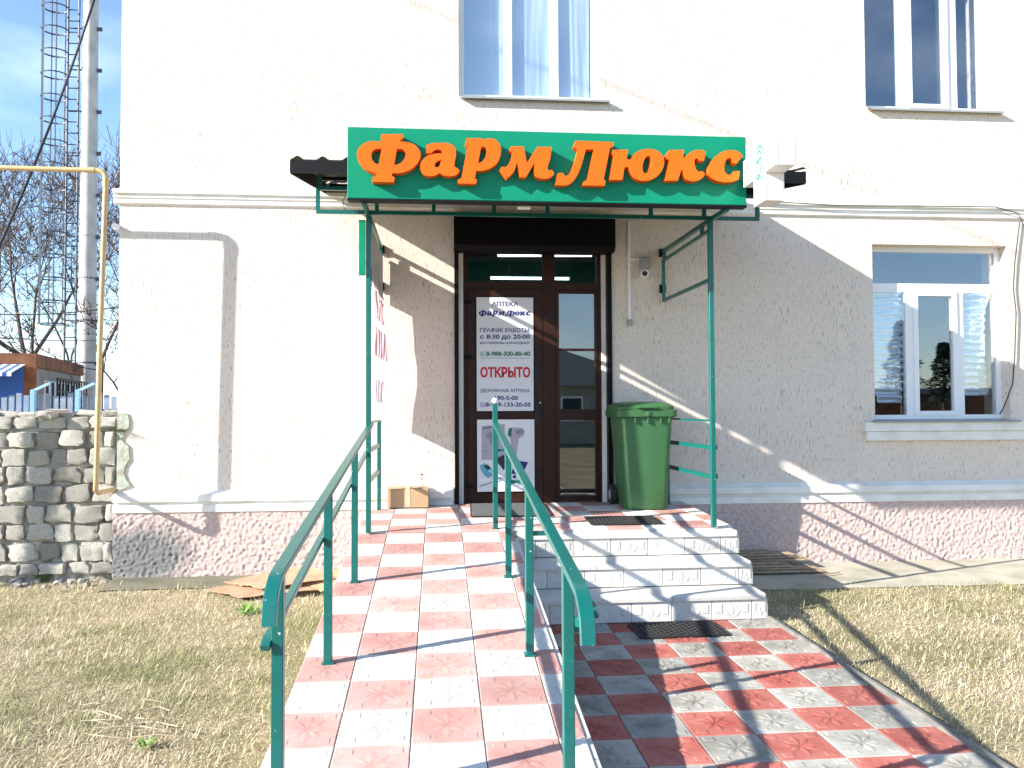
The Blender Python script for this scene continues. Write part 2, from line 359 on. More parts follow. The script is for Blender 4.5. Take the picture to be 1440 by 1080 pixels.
# ================================================================== paving tiles
def tile_mesh(name, w, d, m, th=.03, half=False, relief=.0035):
    """pressed paving tile: plate with chamfered rim, a raised star of ridged petals and corner blocks; top face at z=0"""
    b = MB(); c = .004; hx, hy = w/2-.0015, d/2-.0015
    b.add([(-hx, -hy, -th), (hx, -hy, -th), (hx, hy, -th), (-hx, hy, -th), (-hx, -hy, -c), (hx, -hy, -c), (hx, hy, -c), (-hx, hy, -c),
           (-hx+c, -hy+c, 0), (hx-c, -hy+c, 0), (hx-c, hy-c, 0), (-hx+c, hy-c, 0)],
          [(0, 1, 5, 4), (1, 2, 6, 5), (2, 3, 7, 6), (3, 0, 4, 7), (4, 5, 9, 8), (5, 6, 10, 9), (6, 7, 11, 10), (7, 4, 8, 11), (8, 9, 10, 11)])
    r = relief; e = .0006
    cx, cy = 0, (-d/2+.01 if half else 0)
    k = min(1, w/.29)
    angs = range(0, 8) if not half else (1, 2, 3)
    for q in angs:
        a = q*math.pi/4; L = (.115 if q % 2 == 0 else .098); wd = .026 if q % 2 == 0 else .02
        if half: L = .105
        ca, sa = math.cos(a), math.sin(a)
        def P(t, s, z): return (cx+k*(t*ca-s*sa), cy+(t*sa+s*ca), z)
        b.add([P(.004, 0, e), P(L*.5, wd, e), P(L, 0, e), P(L*.5, -wd, e), P(L*.5, 0, r)], [(1, 0, 4), (2, 1, 4), (3, 2, 4), (0, 3, 4)])
    blocks = ((-1, -1), (1, -1), (1, 1), (-1, 1)) if not half else ((-1, .2), (1, .2))
    for sx, sy in blocks:
        bx, by = sx*(w/2-.052*k), sy*(d/2-.046)+(.0 if not half else .005); ax, ay = .026*k, .02 if not half else .034; i = .004
        b.add([(bx-ax, by-ay, e), (bx+ax, by-ay, e), (bx+ax, by+ay, e), (bx-ax, by+ay, e), (bx-ax+i, by-ay+i, r*.8), (bx+ax-i, by-ay+i, r*.8), (bx+ax-i, by+ay-i, r*.8), (bx-ax+i, by+ay-i, r*.8)],
              [(0, 1, 5, 4), (1, 2, 6, 5), (2, 3, 7, 6), (3, 0, 4, 7), (4, 5, 6, 7)])
    me = bpy.data.meshes.new(name); me.from_pydata(b.v, [], b.f); me.materials.append(m); return me
def jit(o, s=.5):
    o.rotation_euler = (o.rotation_euler[0]+math.radians(random.uniform(-s, s)), o.rotation_euler[1]+math.radians(random.uniform(-s, s)), math.radians(random.uniform(-.25, .25)))
# footpath
fp = thing('footpath', 'red and grey chequered tile path leading to the entrance steps', 'path', (1.4, -4, 0), kind='structure')
bed = MB().box((.30, -9.2, -.05), (2.33, -2.05, -.012)); bed.build('bedding', MT['grout'], fp)
pm = [tile_mesh('path_tile', .3, .3, MT['path_grey'], relief=.0055), tile_mesh('path_tile', .3, .3, MT['path_red'], relief=.0055)]
X0, Y0 = .8385, -2.6426
for j in range(-2, 21):
    for i in range(-1, 5):
        x = X0+.3*i+.15+.0012*j*0; y = Y0-.3*j-.15
        if y > -2.1 or y < -9.1: continue
        if i == -1 and y < -99: continue
        t = link('tile', pm[(i+j) % 2], fp, (x, y, random.uniform(-.0012, .0012))); jit(t, .25)
k = MB()
kp = []
for i in range(40): kp.append((2.352+.006*noise.noise(Vector((i*.7, 0, 0))), -2.1-i*.18, -.012+.004*noise.noise(Vector((i*.9, 5, 0)))))
k.sweep(kp, .034, .07, bev=.006); k.build('kerb', MT['kerb'], fp)

# ================================================================== porch: landing, steps, ramp
porch = thing('porch', 'tiled entrance porch with three steps and a wheelchair ramp', 'porch', (.8, -1, 0))
PX0, PXM, PX1 = -.735, .52, 2.335
YS = [-2.12, -1.84, -1.56]; ZS = [.195, .38, .57]
def lz(y): return .568+.034*(y+1.56)
def rz(y): return .562+.104*(y+1.42)
ld = MB()
ld.add([(PX0, -1.50, -.05), (PX1-.01, -1.50, -.05), (PX1-.01, .3, -.05), (PX0, .3, -.05), (PX0, -1.50, lz(-1.5)-.016), (PX1-.01, -1.50, lz(-1.5)-.016), (PX1-.01, .3, lz(.3)-.016), (PX0, .3, lz(.3)-.016)],
       [(3, 2, 1, 0), (0, 1, 5, 4), (1, 2, 6, 5), (2, 3, 7, 6), (3, 0, 4, 7), (4, 5, 6, 7)])
land = ld.build('landing', MT['step'], porch)
CX = [PX0, -.477, -.18, .113, .41, .706, 1.002, 1.298, 1.594, 1.89, 2.186, PX1]
ROW = .296
lt = {}
def get_tile(kind, w, d):
    key = (kind, round(w, 3), round(d, 3))
    if key not in lt: lt[key] = tile_mesh('porch_tile', w, d, MT[kind], relief=.0022)
    return lt[key]
rows = [-1.42+i*ROW for i in range(6)]
for j in range(5):
    y0 = rows[j]; y1 = min(rows[j+1], -.005); 
    for i in range(len(CX)-1):
        w = CX[i+1]-CX[i]; d = y1-y0
        if d < .05: continue
        y = (y0+y1)/2
        kind = ('ramp_red', 'ramp_white')[(i+j+1) % 2] if i < 5 else ('path_red', 'step')[(i+j+1) % 2]
        t = link('tile', get_tile('ramp_red' if kind == 'path_red' else kind, w, d), land, ((CX[i]+CX[i+1])/2, y, lz(y)+.012)); t.rotation_euler = (math.atan(.034), 0, 0); jit(t, .2)
# ramp body
rb = MB(); ye = -6.75
rb.add([(PX0+.02, -1.46, -.05), (PXM-.004, -1.46, -.05), (PXM-.004, ye, -.05), (PX0+.02, ye, -.05), (PX0+.02, -1.46, rz(-1.46)-.018), (PXM-.004, -1.46, rz(-1.46)-.018), (PXM-.004, ye, rz(ye)-.018), (PX0+.02, ye, rz(ye)-.018)],
       [(0, 1, 2, 3), (4, 5, 1, 0), (5, 6, 2, 1), (6, 7, 3, 2), (7, 4, 0, 3), (7, 6, 5, 4)])
ramp_o = rb.build('ramp', MT['concrete'], porch)
for j in range(18):
    y1 = -1.424-j*ROW; y0 = y1-ROW; y = (y0+y1)/2
    # cell around y=-4.09 in the column -.18...113 is red
    for i in range(5):
        w = CX[i+1]-CX[i] if i < 4 else PXM-CX[4]
        xc = CX[i]+w/2
        kind = ('ramp_red', 'ramp_white')[(i+j) % 2]
        t = link('tile', get_tile(kind, w, ROW), ramp_o, (xc, y, rz(y)+.012)); t.rotation_euler = (math.atan(.104), 0, 0); jit(t, .22)
# edging slab down the stair side of the ramp
ed = MB()
for j in range(14):
    y1 = -1.6-j*.36; y0 = y1-.352
    if rz(y0) < .06: break
    ed2 = MB(); ed2.add([(PXM-.002, y0, -.02), (PXM+.022, y0, -.02), (PXM+.022, y1, -.02), (PXM-.002, y1, -.02), (PXM-.002, y0, rz(y0)+.004), (PXM+.022, y0, rz(y0)+.004), (PXM+.022, y1, rz(y1)+.004), (PXM-.002, y1, rz(y1)+.004)],
                        [(3, 2, 1, 0), (0, 1, 5, 4), (1, 2, 6, 5), (2, 3, 7, 6), (3, 0, 4, 7), (4, 5, 6, 7)])
    ed2.build('edging_slab', MT['ramp_white'], ramp_o)
# steps
rmesh = tile_mesh('riser_tile', .3, .15, MT['step'], .02, True, .004)
JX = [[.723, 1.02, 1.32, 1.62, 1.92, 2.22, PX1], [.74, 1.03, 1.33, 1.63, 1.93, 2.23, PX1], [.69, .99, 1.29, 1.59, 1.89, 2.19, PX1]]
rl = {}
for s in range(3):
    y = YS[s]; z0 = 0 if s == 0 else ZS[s-1]; z1 = ZS[s]; yb = YS[s+1]+.03 if s < 2 else -1.45
    body = MB().box((PXM+.02, y+.02, -.04), (PX1-.004, yb, z1-.045))
    st = body.build('step', MT['concrete'], porch)
    xe = [PXM+.022]+JX[s]
    for a, b_ in zip(xe[:-1], xe[1:]):
        w = round(b_-a, 3); h = round(z1-z0-.045, 3)
        if (w, h) not in rl: rl[(w, h)] = tile_mesh('riser_tile', w, h, MT['step'], .024, True, .0035)
        t = link('riser_tile', rl[(w, h)], st, ((a+b_)/2, y-.002+.004, z0+h/2+.002)); t.rotation_euler = (math.radians(90), 0, 0)
    # end face tiles and tread slabs with rounded nosing
    dpt = yb-y-.03
    e = MB().box((PX1-.004, y+.004, z0+.004 if s else -.03), (PX1+.004, yb, z1-.046)); e.build('side_tile', MT['step'], st)
    xs_ = [PXM+.022, 1.02+.1*s, 1.62+.05*s, PX1] if s < 2 else [PXM+.022, 1.10, 1.70, PX1]
    for a, b_ in zip(xs_[:-1], xs_[1:]):
        bm = bmesh.new(); bmesh.ops.create_cube(bm, size=1)
        y_1 = YS[s+1]-.0 if s < 2 else -1.425
        for v in bm.verts: v.co = Vector(((a+b_)/2+v.co.x*(b_-a-.003), (y-.012+y_1)/2+v.co.y*(y_1-y+.012), z1-.0225+v.co.z*.045))
        fe = [ed_ for ed_ in bm.edges if all(abs(v.co.y-(y-.012)) < 1e-4 for v in ed_.verts) and abs(ed_.verts[0].co.z-ed_.verts[1].co.z) < 1e-5 and ed_.verts[0].co.z > z1-.01]
        if b_ == PX1: fe += [ed_ for ed_ in bm.edges if all(abs(v.co.x-((a+b_)/2+.5*(b_-a-.003))) < 1e-4 for v in ed_.verts) and (ed_.verts[0].co.z > z1-.01 and ed_.verts[1].co.z > z1-.01 or abs(ed_.verts[0].co.z-ed_.verts[1].co.z) > .01 and ed_.verts[0].co.y < y)]
        bmesh.ops.bevel(bm, geom=list(set(fe)), offset=.022, segments=4, affect='EDGES', profile=.5)
        smooth_angle(MB().bm(bm).build('tread_slab', MT['step'], st), 35)

# ================================================================== building
bld = thing('building', 'cream plastered two storey building with the pharmacy entrance', 'building', (1.5, 0, 0))
BX0, BX1, BH = -3.085, 9.5, 7.6
DO = (.082, 1.642, .60, 3.40)            # door opening x0,x1,z0,z1
WU = (.13, 1.535, 4.655, 6.5); WR = (4.335, 5.72, 4.66, 6.5); WD = (4.375, 5.845, 1.42, 3.235)
ops = [DO, WU, WR, WD]
def wall():
    m = MB(); X = sorted({BX0, BX1, *[a for q in ops for a in q[:2]]}); Z = sorted({.0, BH, *[a for q in ops for a in q[2:]]})
    for a, b in zip(X[:-1], X[1:]):
        for c, d in zip(Z[:-1], Z[1:]):
            if any(q[0]-1e-6 <= a and b <= q[1]+1e-6 and q[2]-1e-6 <= c and d <= q[3]+1e-6 for q in ops): continue
            m.poly([(a, 0, c), (b, 0, c), (b, 0, d), (a, 0, d)])
    T = .4
    for (a, b, c, d) in ops:
        m.poly([(a, 0, c), (a, 0, d), (a, T, d), (a, T, c)]); m.poly([(b, 0, d), (b, 0, c), (b, T, c), (b, T, d)])
        m.poly([(a, 0, d), (b, 0, d), (b, T, d), (a, T, d)]); m.poly([(b, 0, c), (a, 0, c), (a, T, c), (b, T, c)])
    m.poly([(BX0, 9, 0), (BX0, 0, 0), (BX0, 0, BH), (BX0, 9, BH)]); m.poly([(BX1, 0, 0), (BX1, 9, 0), (BX1, 9, BH), (BX1, 0, BH)])
    m.poly([(BX1, 9, 0), (BX0, 9, 0), (BX0, 9, BH), (BX1, 9, BH)]); m.poly([(BX0, 0, BH), (BX1, 0, BH), (BX1, 9, BH), (BX0, 9, BH)])
    return m.build('wall', MT['plaster'], bld)
wall()
MB().box((BX0-.5, -.5, BH+.003), (BX1+.5, 9.5, BH+.25)).build('roof', MT['rust'], bld)
# mouldings swept along the facade as profiles (y, z)
def moulding(name, prof, x0, x1, m):
    b = MB(); n = len(prof)
    nx = max(2, int((x1-x0)/.15)); 
    for i in range(nx+1):
        x = x0+(x1-x0)*i/nx
        b.v += [(x, p[0]+.0025*noise.noise(Vector((x*3, p[1]*9, 2))), p[1]+.0025*noise.noise(Vector((x*2.2, p[1]*7, 9)))) for p in prof]
    for i in range(nx):
        for q in range(n-1): b.f.append((i*n+q, i*n+q+1, (i+1)*n+q+1, (i+1)*n+q))
    b.f.append(tuple(range(n))[::-1]); b.f.append(tuple(nx*n+q for q in range(n)))
    return b.build(name, m, bld)
moulding('cornice', [(.0, 3.665), (-.055, 3.65), (-.055, 3.615), (-.035, 3.605), (-.035, 3.575), (-.024, 3.565), (-.024, 3.525), (0, 3.51)], BX0-.05, BX1, MT['trim'])
def segs(x0, x1, gap): return [(x0, gap[0]), (gap[1], x1)]
for a, b in segs(BX0-.02, BX1, (.07, 1.655)):
    moulding('base_ledge', [(0, .80), (-.03, .775), (-.055, .76), (-.06, .70), (-.025, .69), (-.025, .675), (-.045, .665), (-.045, .60), (0, .59)], a, b, MT['trim'])
# pebble-dash plinth with real lumps
def plinth(x0, x1, z1):
    st = .0125; nx = int((x1-x0)/st); nz = int((z1+.06)/st); m = MB(); vs = []
    for j in range(nz+1):
        for i in range(nx+1):
            x = x0+(x1-x0)*i/nx; z = -.06+(z1+.06)*j/nz
            d = noise.noise(Vector((x*34, z*34, 3)))*.011+noise.noise(Vector((x*75, z*75, 8)))*.006
            vs.append((x, -.032-d, z))
    m.add(vs, [(j*(nx+1)+i, j*(nx+1)+i+1, (j+1)*(nx+1)+i+1, (j+1)*(nx+1)+i) for j in range(nz) for i in range(nx)])
    m.add([(x0, -.03, -.06), (x0, .06, -.06), (x0, .06, z1), (x0, -.03, z1)], [(0, 1, 2, 3)][::-1])
    return m.build('plinth', MT['plinth'], bld, smooth=True)
plinth(BX0-.025, PX0-.002, .605); plinth(PX1+.002, 7.2, .605)
MB().box((7.2, -.04, -.05), (BX1, 0.0-.001, .604)).build('plinth', MT['plinth'], bld)
# ragged flake of old mint plaster at the left corner
fl = MB(); pts = []
L = [(BX0+.002, 1.53)]+[(BX0+.03+.075*(.5+.5*math.sin(q*1.3))+.05*random.random(), 1.53-q*.062) for q in range(12)]+[(BX0+.002, .80)]
fl.prism([L], lambda x, z, y: (x, y, z), -.014, -.001); fl.build('flaked_patch', MT['oldplaster'], bld)
# ---------------- windows
def pane_frame(m, x0, x1, z0, z1, y, w, dpt=.05):        # four butted bars
    m.box((x0, y, z0), (x0+w, y+dpt, z1)); m.box((x1-w, y, z0), (x1, y+dpt, z1))
    m.box((x0+w, y+.001, z0), (x1-w, y+dpt-.001, z0+w)); m.box((x0+w, y+.001, z1-w), (x1-w, y+dpt-.001, z1))
def glaze(par, x0, x1, z0, z1, y, m):
    return MB().box((x0, y, z0), (x1, y+.006, z1)).build('pane', m, par)
def window(name, op, y, parts, label):
    x0, x1, z0, z1 = op
    w = MB(); pane_frame(w, x0, x1, z0, z1, y, .055, .07)
    for (a, b, c, d) in parts['bars']: w.box((a, y+.004, c), (b, y+.066, d))
    wo = w.build('window', MT['upvc'], bld); tag(wo, label)
    for (a, b, c, d) in parts.get('sash', []):
        s = MB(); pane_frame(s, a, b, c, d, y-.012, .05, .05); s.build('sash', MT['upvc'], wo)
    for (a, b, c, d) in parts['panes']: glaze(wo, a, b, c, d, y+.016, MT['glass'])
    return wo
# lower right window
def wx(px, y=.16): return at(px, 470, y).x
def wz(py, y=.16): return at(1310, py, y).z
y = .12; x0, x1, z0, z1 = WD
tr0, tr1 = wz(411, y), wz(399, y)
m1a, m1b, m2a, m2b = wx(1274, y), wx(1287, y), wx(1343, y), wx(1355, y)
wd = window('window', WD, y, dict(bars=[(x0+.055, x1-.055, tr0, tr1), (m1a, m1b, z0+.055, tr0-.001), (m2a, m2b, z0+.055, tr0-.001)],
     sash=[(m1b-.02, m2a+.02, z0+.045, tr0+.01)],
     panes=[(x0+.05, x1-.05, tr1-.004, z1-.05), (x0+.05, m1a+.004, z0+.05, tr0+.004), (m1b+.02, m2a-.02, z0+.09, tr0-.035), (m2b-.004, x1-.05, z0+.05, tr0+.004)]), 'white framed lower window with four panes')
MB().box((4.235, -.075, 1.31), (5.985, .0-.001, 1.405), .004).build('sill', MT['trim'], wd)
MB().box((4.262, -.055, 1.215), (5.955, -.001, 1.308), .004).build('sill', MT['trim'], wd)
s = MB(); s.add([(4.38, .13, 1.432), (5.84, .13, 1.432), (5.90, -.10, 1.412), (4.32, -.10, 1.412), (4.32, -.10, 1.40), (5.90, -.10, 1.40)], [(0, 3, 2, 1), (3, 4, 5, 2)]); s.build('drip_sill', MT['grey_metal'], wd)
# upper windows
def upper(op, px, label, y=.10):
    x0, x1, z0, z1 = op; f = lambda p: at(p, 70, y).x
    bars = [(f(a), f(b), z0+.055, z1-.055) for a, b in px]
    cuts = [x0+.05]+[c for a, b in px for c in (f(a)+.004, f(b)-.004)]+[x1-.05]
    w = window('window', op, y, dict(bars=bars, panes=[(cuts[2*i], cuts[2*i+1], z0+.05, z1-.05) for i in range(len(px)+1)]), label)
    s = MB(); a, b = x0-.0, x1+.10
    s.add([(a, y, z0+.012), (b-.1, y, z0+.012), (b, -.055, z0-.02), (a+.02, -.055, z0-.02), (a+.02, -.055, z0-.04), (b, -.055, z0-.04), (b, -.002, z0-.03), (a+.02, -.002, z0-.03)], [(0, 3, 2, 1), (3, 4, 5, 2), (4, 7, 6, 5)])
    s.build('drip_sill', MT['grey_metal'], w); return w
wu = upper(WU, [(708, 720), (773, 785)], 'upper window above the sign, panes covered by pale film')
wr = upper(WR, [(1262, 1281), (1327, 1345)], 'upper right window with dark blue reflecting panes')
s = MB(); f = lambda p: at(p, 70, .10).x
pane_frame(s, f(1276), f(1332), WR[2]+.05, WR[3]-.05, .088, .04, .05); s.build('sash', MT['upvc'], wr)
# inner casement standing open behind the right pane
s = MB(); xa = f(1392)-.02
for (p, q) in (((xa, .25, 4.72), (xa, .25, 6.4)), ((xa-.2, .62, 4.72), (xa-.2, .62, 6.4)), ((xa, .25, 4.72), (xa-.2, .62, 4.72))): s.bar(p, q, .06, .05)
s.build('sash', MT['upvc'], wr)
# rooms behind
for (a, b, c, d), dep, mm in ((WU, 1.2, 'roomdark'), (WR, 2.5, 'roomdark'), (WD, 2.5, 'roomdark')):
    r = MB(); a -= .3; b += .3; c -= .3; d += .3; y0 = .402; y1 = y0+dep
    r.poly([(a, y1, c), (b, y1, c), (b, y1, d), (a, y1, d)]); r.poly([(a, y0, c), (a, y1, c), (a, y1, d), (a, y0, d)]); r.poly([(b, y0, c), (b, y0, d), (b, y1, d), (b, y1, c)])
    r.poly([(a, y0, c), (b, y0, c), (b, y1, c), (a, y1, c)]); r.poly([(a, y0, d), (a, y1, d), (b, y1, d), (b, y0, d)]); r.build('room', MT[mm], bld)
r = MB(); a, b, c, d, y0, y1 = -1.2, 3.4, .6, 3.75, .402, 4.6
r.poly([(a, y1, c), (b, y1, c), (b, y1, d), (a, y1, d)]); r.poly([(a, y0, c), (a, y1, c), (a, y1, d), (a, y0, d)]); r.poly([(b, y0, c), (b, y0, d), (b, y1, d), (b, y1, c)])
r.poly([(a, y0, c), (b, y0, c), (b, y1, c), (a, y1, c)]); r.poly([(a, y0, d), (a, y1, d), (b, y1, d), (b, y0, d)]); r.build('room', MT['room'], bld)
# ---------------- door
YD = .10
def dp(u, v, Y=YD): return at(620+u/2.4536, 290+v/2.4536, Y)
door = MB()
x0, x1 = dp(78, 600).x, dp(557, 600).x; zt = 3.40; zb = .615
mL, mR = dp(352, 600).x, dp(395, 600).x
tz0, tz1 = dp(200, 276).z, dp(200, 262).z
door.box((x0, YD, zb), (dp(92, 600).x, YD+.07, zt)); door.box((dp(540, 600).x, YD, zb), (x1, YD+.07, zt))
door.box((mL, YD-.01, zb), (mR, YD+.07, zt)); door.box((dp(92, 600).x, YD+.002, tz0-.03), (mL, YD+.068, tz1)); door.box((mR, YD+.002, tz0-.03), (dp(540, 600).x, YD+.068, tz1))
door.box((dp(92, 600).x, YD+.002, zt-.09), (mL, YD+.068, zt)); door.box((mR, YD+.002, zt-.09), (dp(540, 600).x, YD+.068, zt))
do = door.build('door', MT['brown'], bld)
glaze(do, dp(92, 600).x, mL, tz1, zt-.09, YD+.03, MT['doorglass']); glaze(do, mR, dp(540, 600).x, tz1, zt-.09, YD+.03, MT['doorglass'])
# left leaf, solid bars round two panels
lx0, lx1 = dp(92, 600).x+.004, mL-.004; ltop = tz0-.035
px0, px1 = dp(118, 600).x, dp(324, 600).x; pz0, pz1, pz2, pz3 = dp(200, 990).z, dp(200, 735).z, dp(200, 710).z, dp(200, 312).z
lf = MB(); lf.box((lx0, YD-.014, zb+.02), (px0, YD+.05, ltop)); lf.box((px1, YD-.014, zb+.02), (lx1, YD+.05, ltop))
for a, b in ((zb+.02, pz0), (pz1, pz2), (pz3, ltop)): lf.box((px0, YD-.012, a), (px1, YD+.048, b))
leaf = lf.build('door_leaf', MT['brown'], bld)
MB().box((px0, YD+.012, pz0), (px1, YD+.03, pz1)).build('panel', MT['brown'], leaf); MB().box((px0, YD+.012, pz2), (px1, YD+.03, pz3)).build('panel', MT['brown'], leaf)
for v in (330, 520, 967): MB().bar(dp(80, v, YD-.03), dp(108, v, YD-.03), .03, .035).build('hinge', MT['shutter'], leaf)
h = MB(); a = dp(330, 590, YD-.02); h.bar(a+Vector((0, 0, -.06)), a+Vector((0, 0, .1)), .035, .012, up=(0, 1, 0)); h.bar(a+Vector((0, -.01, .01)), a+Vector((0, -.06, .01)), .02); h.bar(a+Vector((-.012, -.055, .01)), a+Vector((.05, -.055, .015)), .02)
h.build('handle', MT['rubber'], leaf)
h = MB(); a = dp(332, 708, YD-.02); h.bar(a+Vector((0, 0, -.12)), a+Vector((0, 0, .1)), .035, .012, up=(0, 1, 0)); h.bar(a+Vector((0, -.01, .0)), a+Vector((0, -.05, .0)), .02); h.build('lock_plate', MT['rubber'], leaf)
MB().tube([dp(343, 678, YD-.016), dp(343, 678, YD-.03)], .009, 10).build('keyhole', MT['steel'], leaf)
# right narrow leaf
rf = MB(); gx0, gx1 = dp(408, 600).x, dp(533, 600).x; rx0, rx1 = mR+.004, dp(540, 600).x-.004
ga, gb, gc, gd, ge = dp(450, 1000).z, dp(450, 738).z, dp(450, 700).z, dp(450, 495).z, dp(450, 300).z
rf.box((rx0, YD-.012, zb+.02), (gx0, YD+.05, ltop)); rf.box((gx1, YD-.012, zb+.02), (rx1, YD+.05, ltop))
for a, b in ((zb+.02, ga), (gb, gc), (ge, ltop)): rf.box((gx0, YD-.01, a), (gx1, YD+.048, b))
rf.box((gx0, YD+.0, gd-.012), (gx1, YD+.05, gd+.012))
leaf2 = rf.build('door_leaf', MT['brown'], bld)
for a, b in ((ga, gb), (gc, gd-.012), (gd+.012, ge)): glaze(leaf2, gx0, gx1, a, b, YD+.02, MT['doorglass'])
# pale jamb strips, roller shutter box and guides
for a, b in ((62, 78), (557, 574)): MB().box((dp(a, 600, .06).x, .06, .60), (dp(b, 600, .06).x-.001, .16, 3.12)).build('jamb', MT['trim'], bld)
sh = MB(); xa, xb = .077, 1.655
prof = [(-.0, 3.095), (-.13, 3.095), (-.17, 3.14), (-.17, 3.40), (-.13, 3.445), (.0, 3.445)]
sh.v += [(xa, p[0]-.001, p[1]) for p in prof]+[(xb, p[0]-.001, p[1]) for p in prof]; n = 6
sh.f += [(q, q+1, n+q+1, n+q) for q in range(5)]+[tuple(range(6))[::-1], tuple(range(6, 12))]
sh.box((xa+.03, .0, 3.10), (xb-.03, .1-.002, 3.44))
sb = sh.build('roller_shutter', MT['shutter'], bld)
for a, b in ((48, 62), (577, 592)): MB().box((dp(a, 600, -.03).x, -.03, .595), (dp(b, 600, -.03).x, .058, 3.094)).build('guide_rail', MT['shutter'], sb)
# fluorescent lamps inside
for i, (a, b, yy) in enumerate(((700, 832, 359), (690, 800, 391))):
    Yl = 2.0 if i == 0 else 3.4
    p, q = at(a, yy, Yl), at(b, yy+ (0 if i == 0 else 1), Yl); zc = max(p.z, q.z)
    t = thing('tube_lamp', ('upper' if i == 0 else 'lower')+' fluorescent tube glowing behind the glass above the door', 'lamp', p, 'tube lamps inside the shop')
    MB().tube([p, q], .018, 8).build('tube', MT['tube'], t)
    MB().box((p.x-.03, Yl-.03, zc+.022), (q.x+.03, Yl+.03, 3.748)).build('housing', MT['room'], t)

# ================================================================== curtain film, foil blinds
def sheet(fn, nu, nv):
    m = MB(); m.add([fn(i/nu, j/nv) for j in range(nv+1) for i in range(nu+1)], [(j*(nu+1)+i, j*(nu+1)+i+1, (j+1)*(nu+1)+i+1, (j+1)*(nu+1)+i) for j in range(nv) for i in range(nu)]); return m
fx = [(WU[0]+.056, at(708, 70, .1).x-.001), (at(720, 70, .1).x+.001, at(773, 70, .1).x-.001), (at(785, 70, .1).x+.001, WU[1]-.057)]
for i, lb in enumerate(('left', 'middle', 'right')):
    a, b = fx[i]
    o = sheet(lambda u, v: (a+(b-a)*u*(1 if i < 2 else .97), .152+.012*noise.noise(Vector((u*3+i*7, v*1.2, 0)))+.008*noise.noise(Vector((u*10+i*5, v*2+u*3, 4))), WU[2]+.056+(WU[3]-WU[2]-.112)*v), 30, 40).build('window_film', MT['film'], smooth=True)
    tag(o, f'pale blue plastic film behind the {lb} pane of the window above the sign', 'film', 'films in the window above the sign')
def foilsheet(xa, xb, za, zb, y, lab, torn):
    def fn(u, v):
        z = za+(zb-za)*v; x = xa+(xb-xa)*u
        bow = .035*max(0, u-.7)/.3*math.sin(v*math.pi)*(1 if not torn else -.5)
        if torn and v < .18: x = xa+(xb-xa)*(u*(1-.25*(1-v/.18))+.25*(1-v/.18)*.9)
        pl = .012*math.sin(v*math.pi*2*15+2.2*noise.noise(Vector((u*2, v*3, 1))))
        return (x-bow, y+pl+.015*noise.noise(Vector((u*2.5, v*3, 6)))+.006*noise.noise(Vector((u*12, v*14, 2))), z+.008*noise.noise(Vector((u*3, v*20, 2))))
    o = sheet(fn, 16, 150).build('foil_blind', MT['foil'], smooth=True); tag(o, lab, 'blind', 'foil blinds in the lower window')
foilsheet(WD[0]+.06, m1a-.01, wz(566, .17), wz(409, .17), .185, 'crumpled silver foil blind torn at its lower corner, left pane', True)
foilsheet(m2b+.005, WD[1]-.10, wz(556, .17), wz(409, .17), .185, 'crumpled silver foil blind behind the right pane of lower window', False)

# ================================================================== posters on the door
def text_mesh(s, bold=0.):
    c = bpy.data.curves.new('t', 'FONT'); c.body = s; c.offset = bold; c.resolution_u = 3
    o = bpy.data.objects.new('t', c); COL.objects.link(o); dg = bpy.context.evaluated_depsgraph_get()
    me = bpy.data.meshes.new_from_object(o.evaluated_get(dg)); bpy.data.objects.remove(o)
    v = np.array([q.co[:2] for q in me.vertices]); f = [tuple(p.vertices) for p in me.polygons]; bpy.data.meshes.remove(me)
    v = (v-v.min(0))/(v.max(0)-v.min(0)); return v, f
def lettering(par, s, box, to, m, bold=0., d=.0015):
    v, f = text_mesh(s, bold); u0, v0, u1, v1 = box
    b = MB(); b.add([to(u0+(u1-u0)*p[0], v1-(v1-v0)*p[1]) for p in v], f); return b.build('lettering', m, par)
YP = YD-.017
def q1(u, v, dy=0): return at(660+u/5.684, 400+v/5.684, YP-dy)
def q2(u, v, dy=0): return at(660+u/5.684, 570+v/5.684, YP-dy)
def card(q, a, b, th=.004):
    p, r = q(*a), q(*b); return MB().box((p.x, YP, p.z), (r.x, YP+th, r.z))
po = thing('poster', 'white opening hours poster with blue, green and red lettering on the door', 'poster', q1(286, 1010))
card(q1, (57, 102), (515, 1010)).build('sheet', MT['paper'], po)
T = lambda u, v: q1(u, v, .0012)
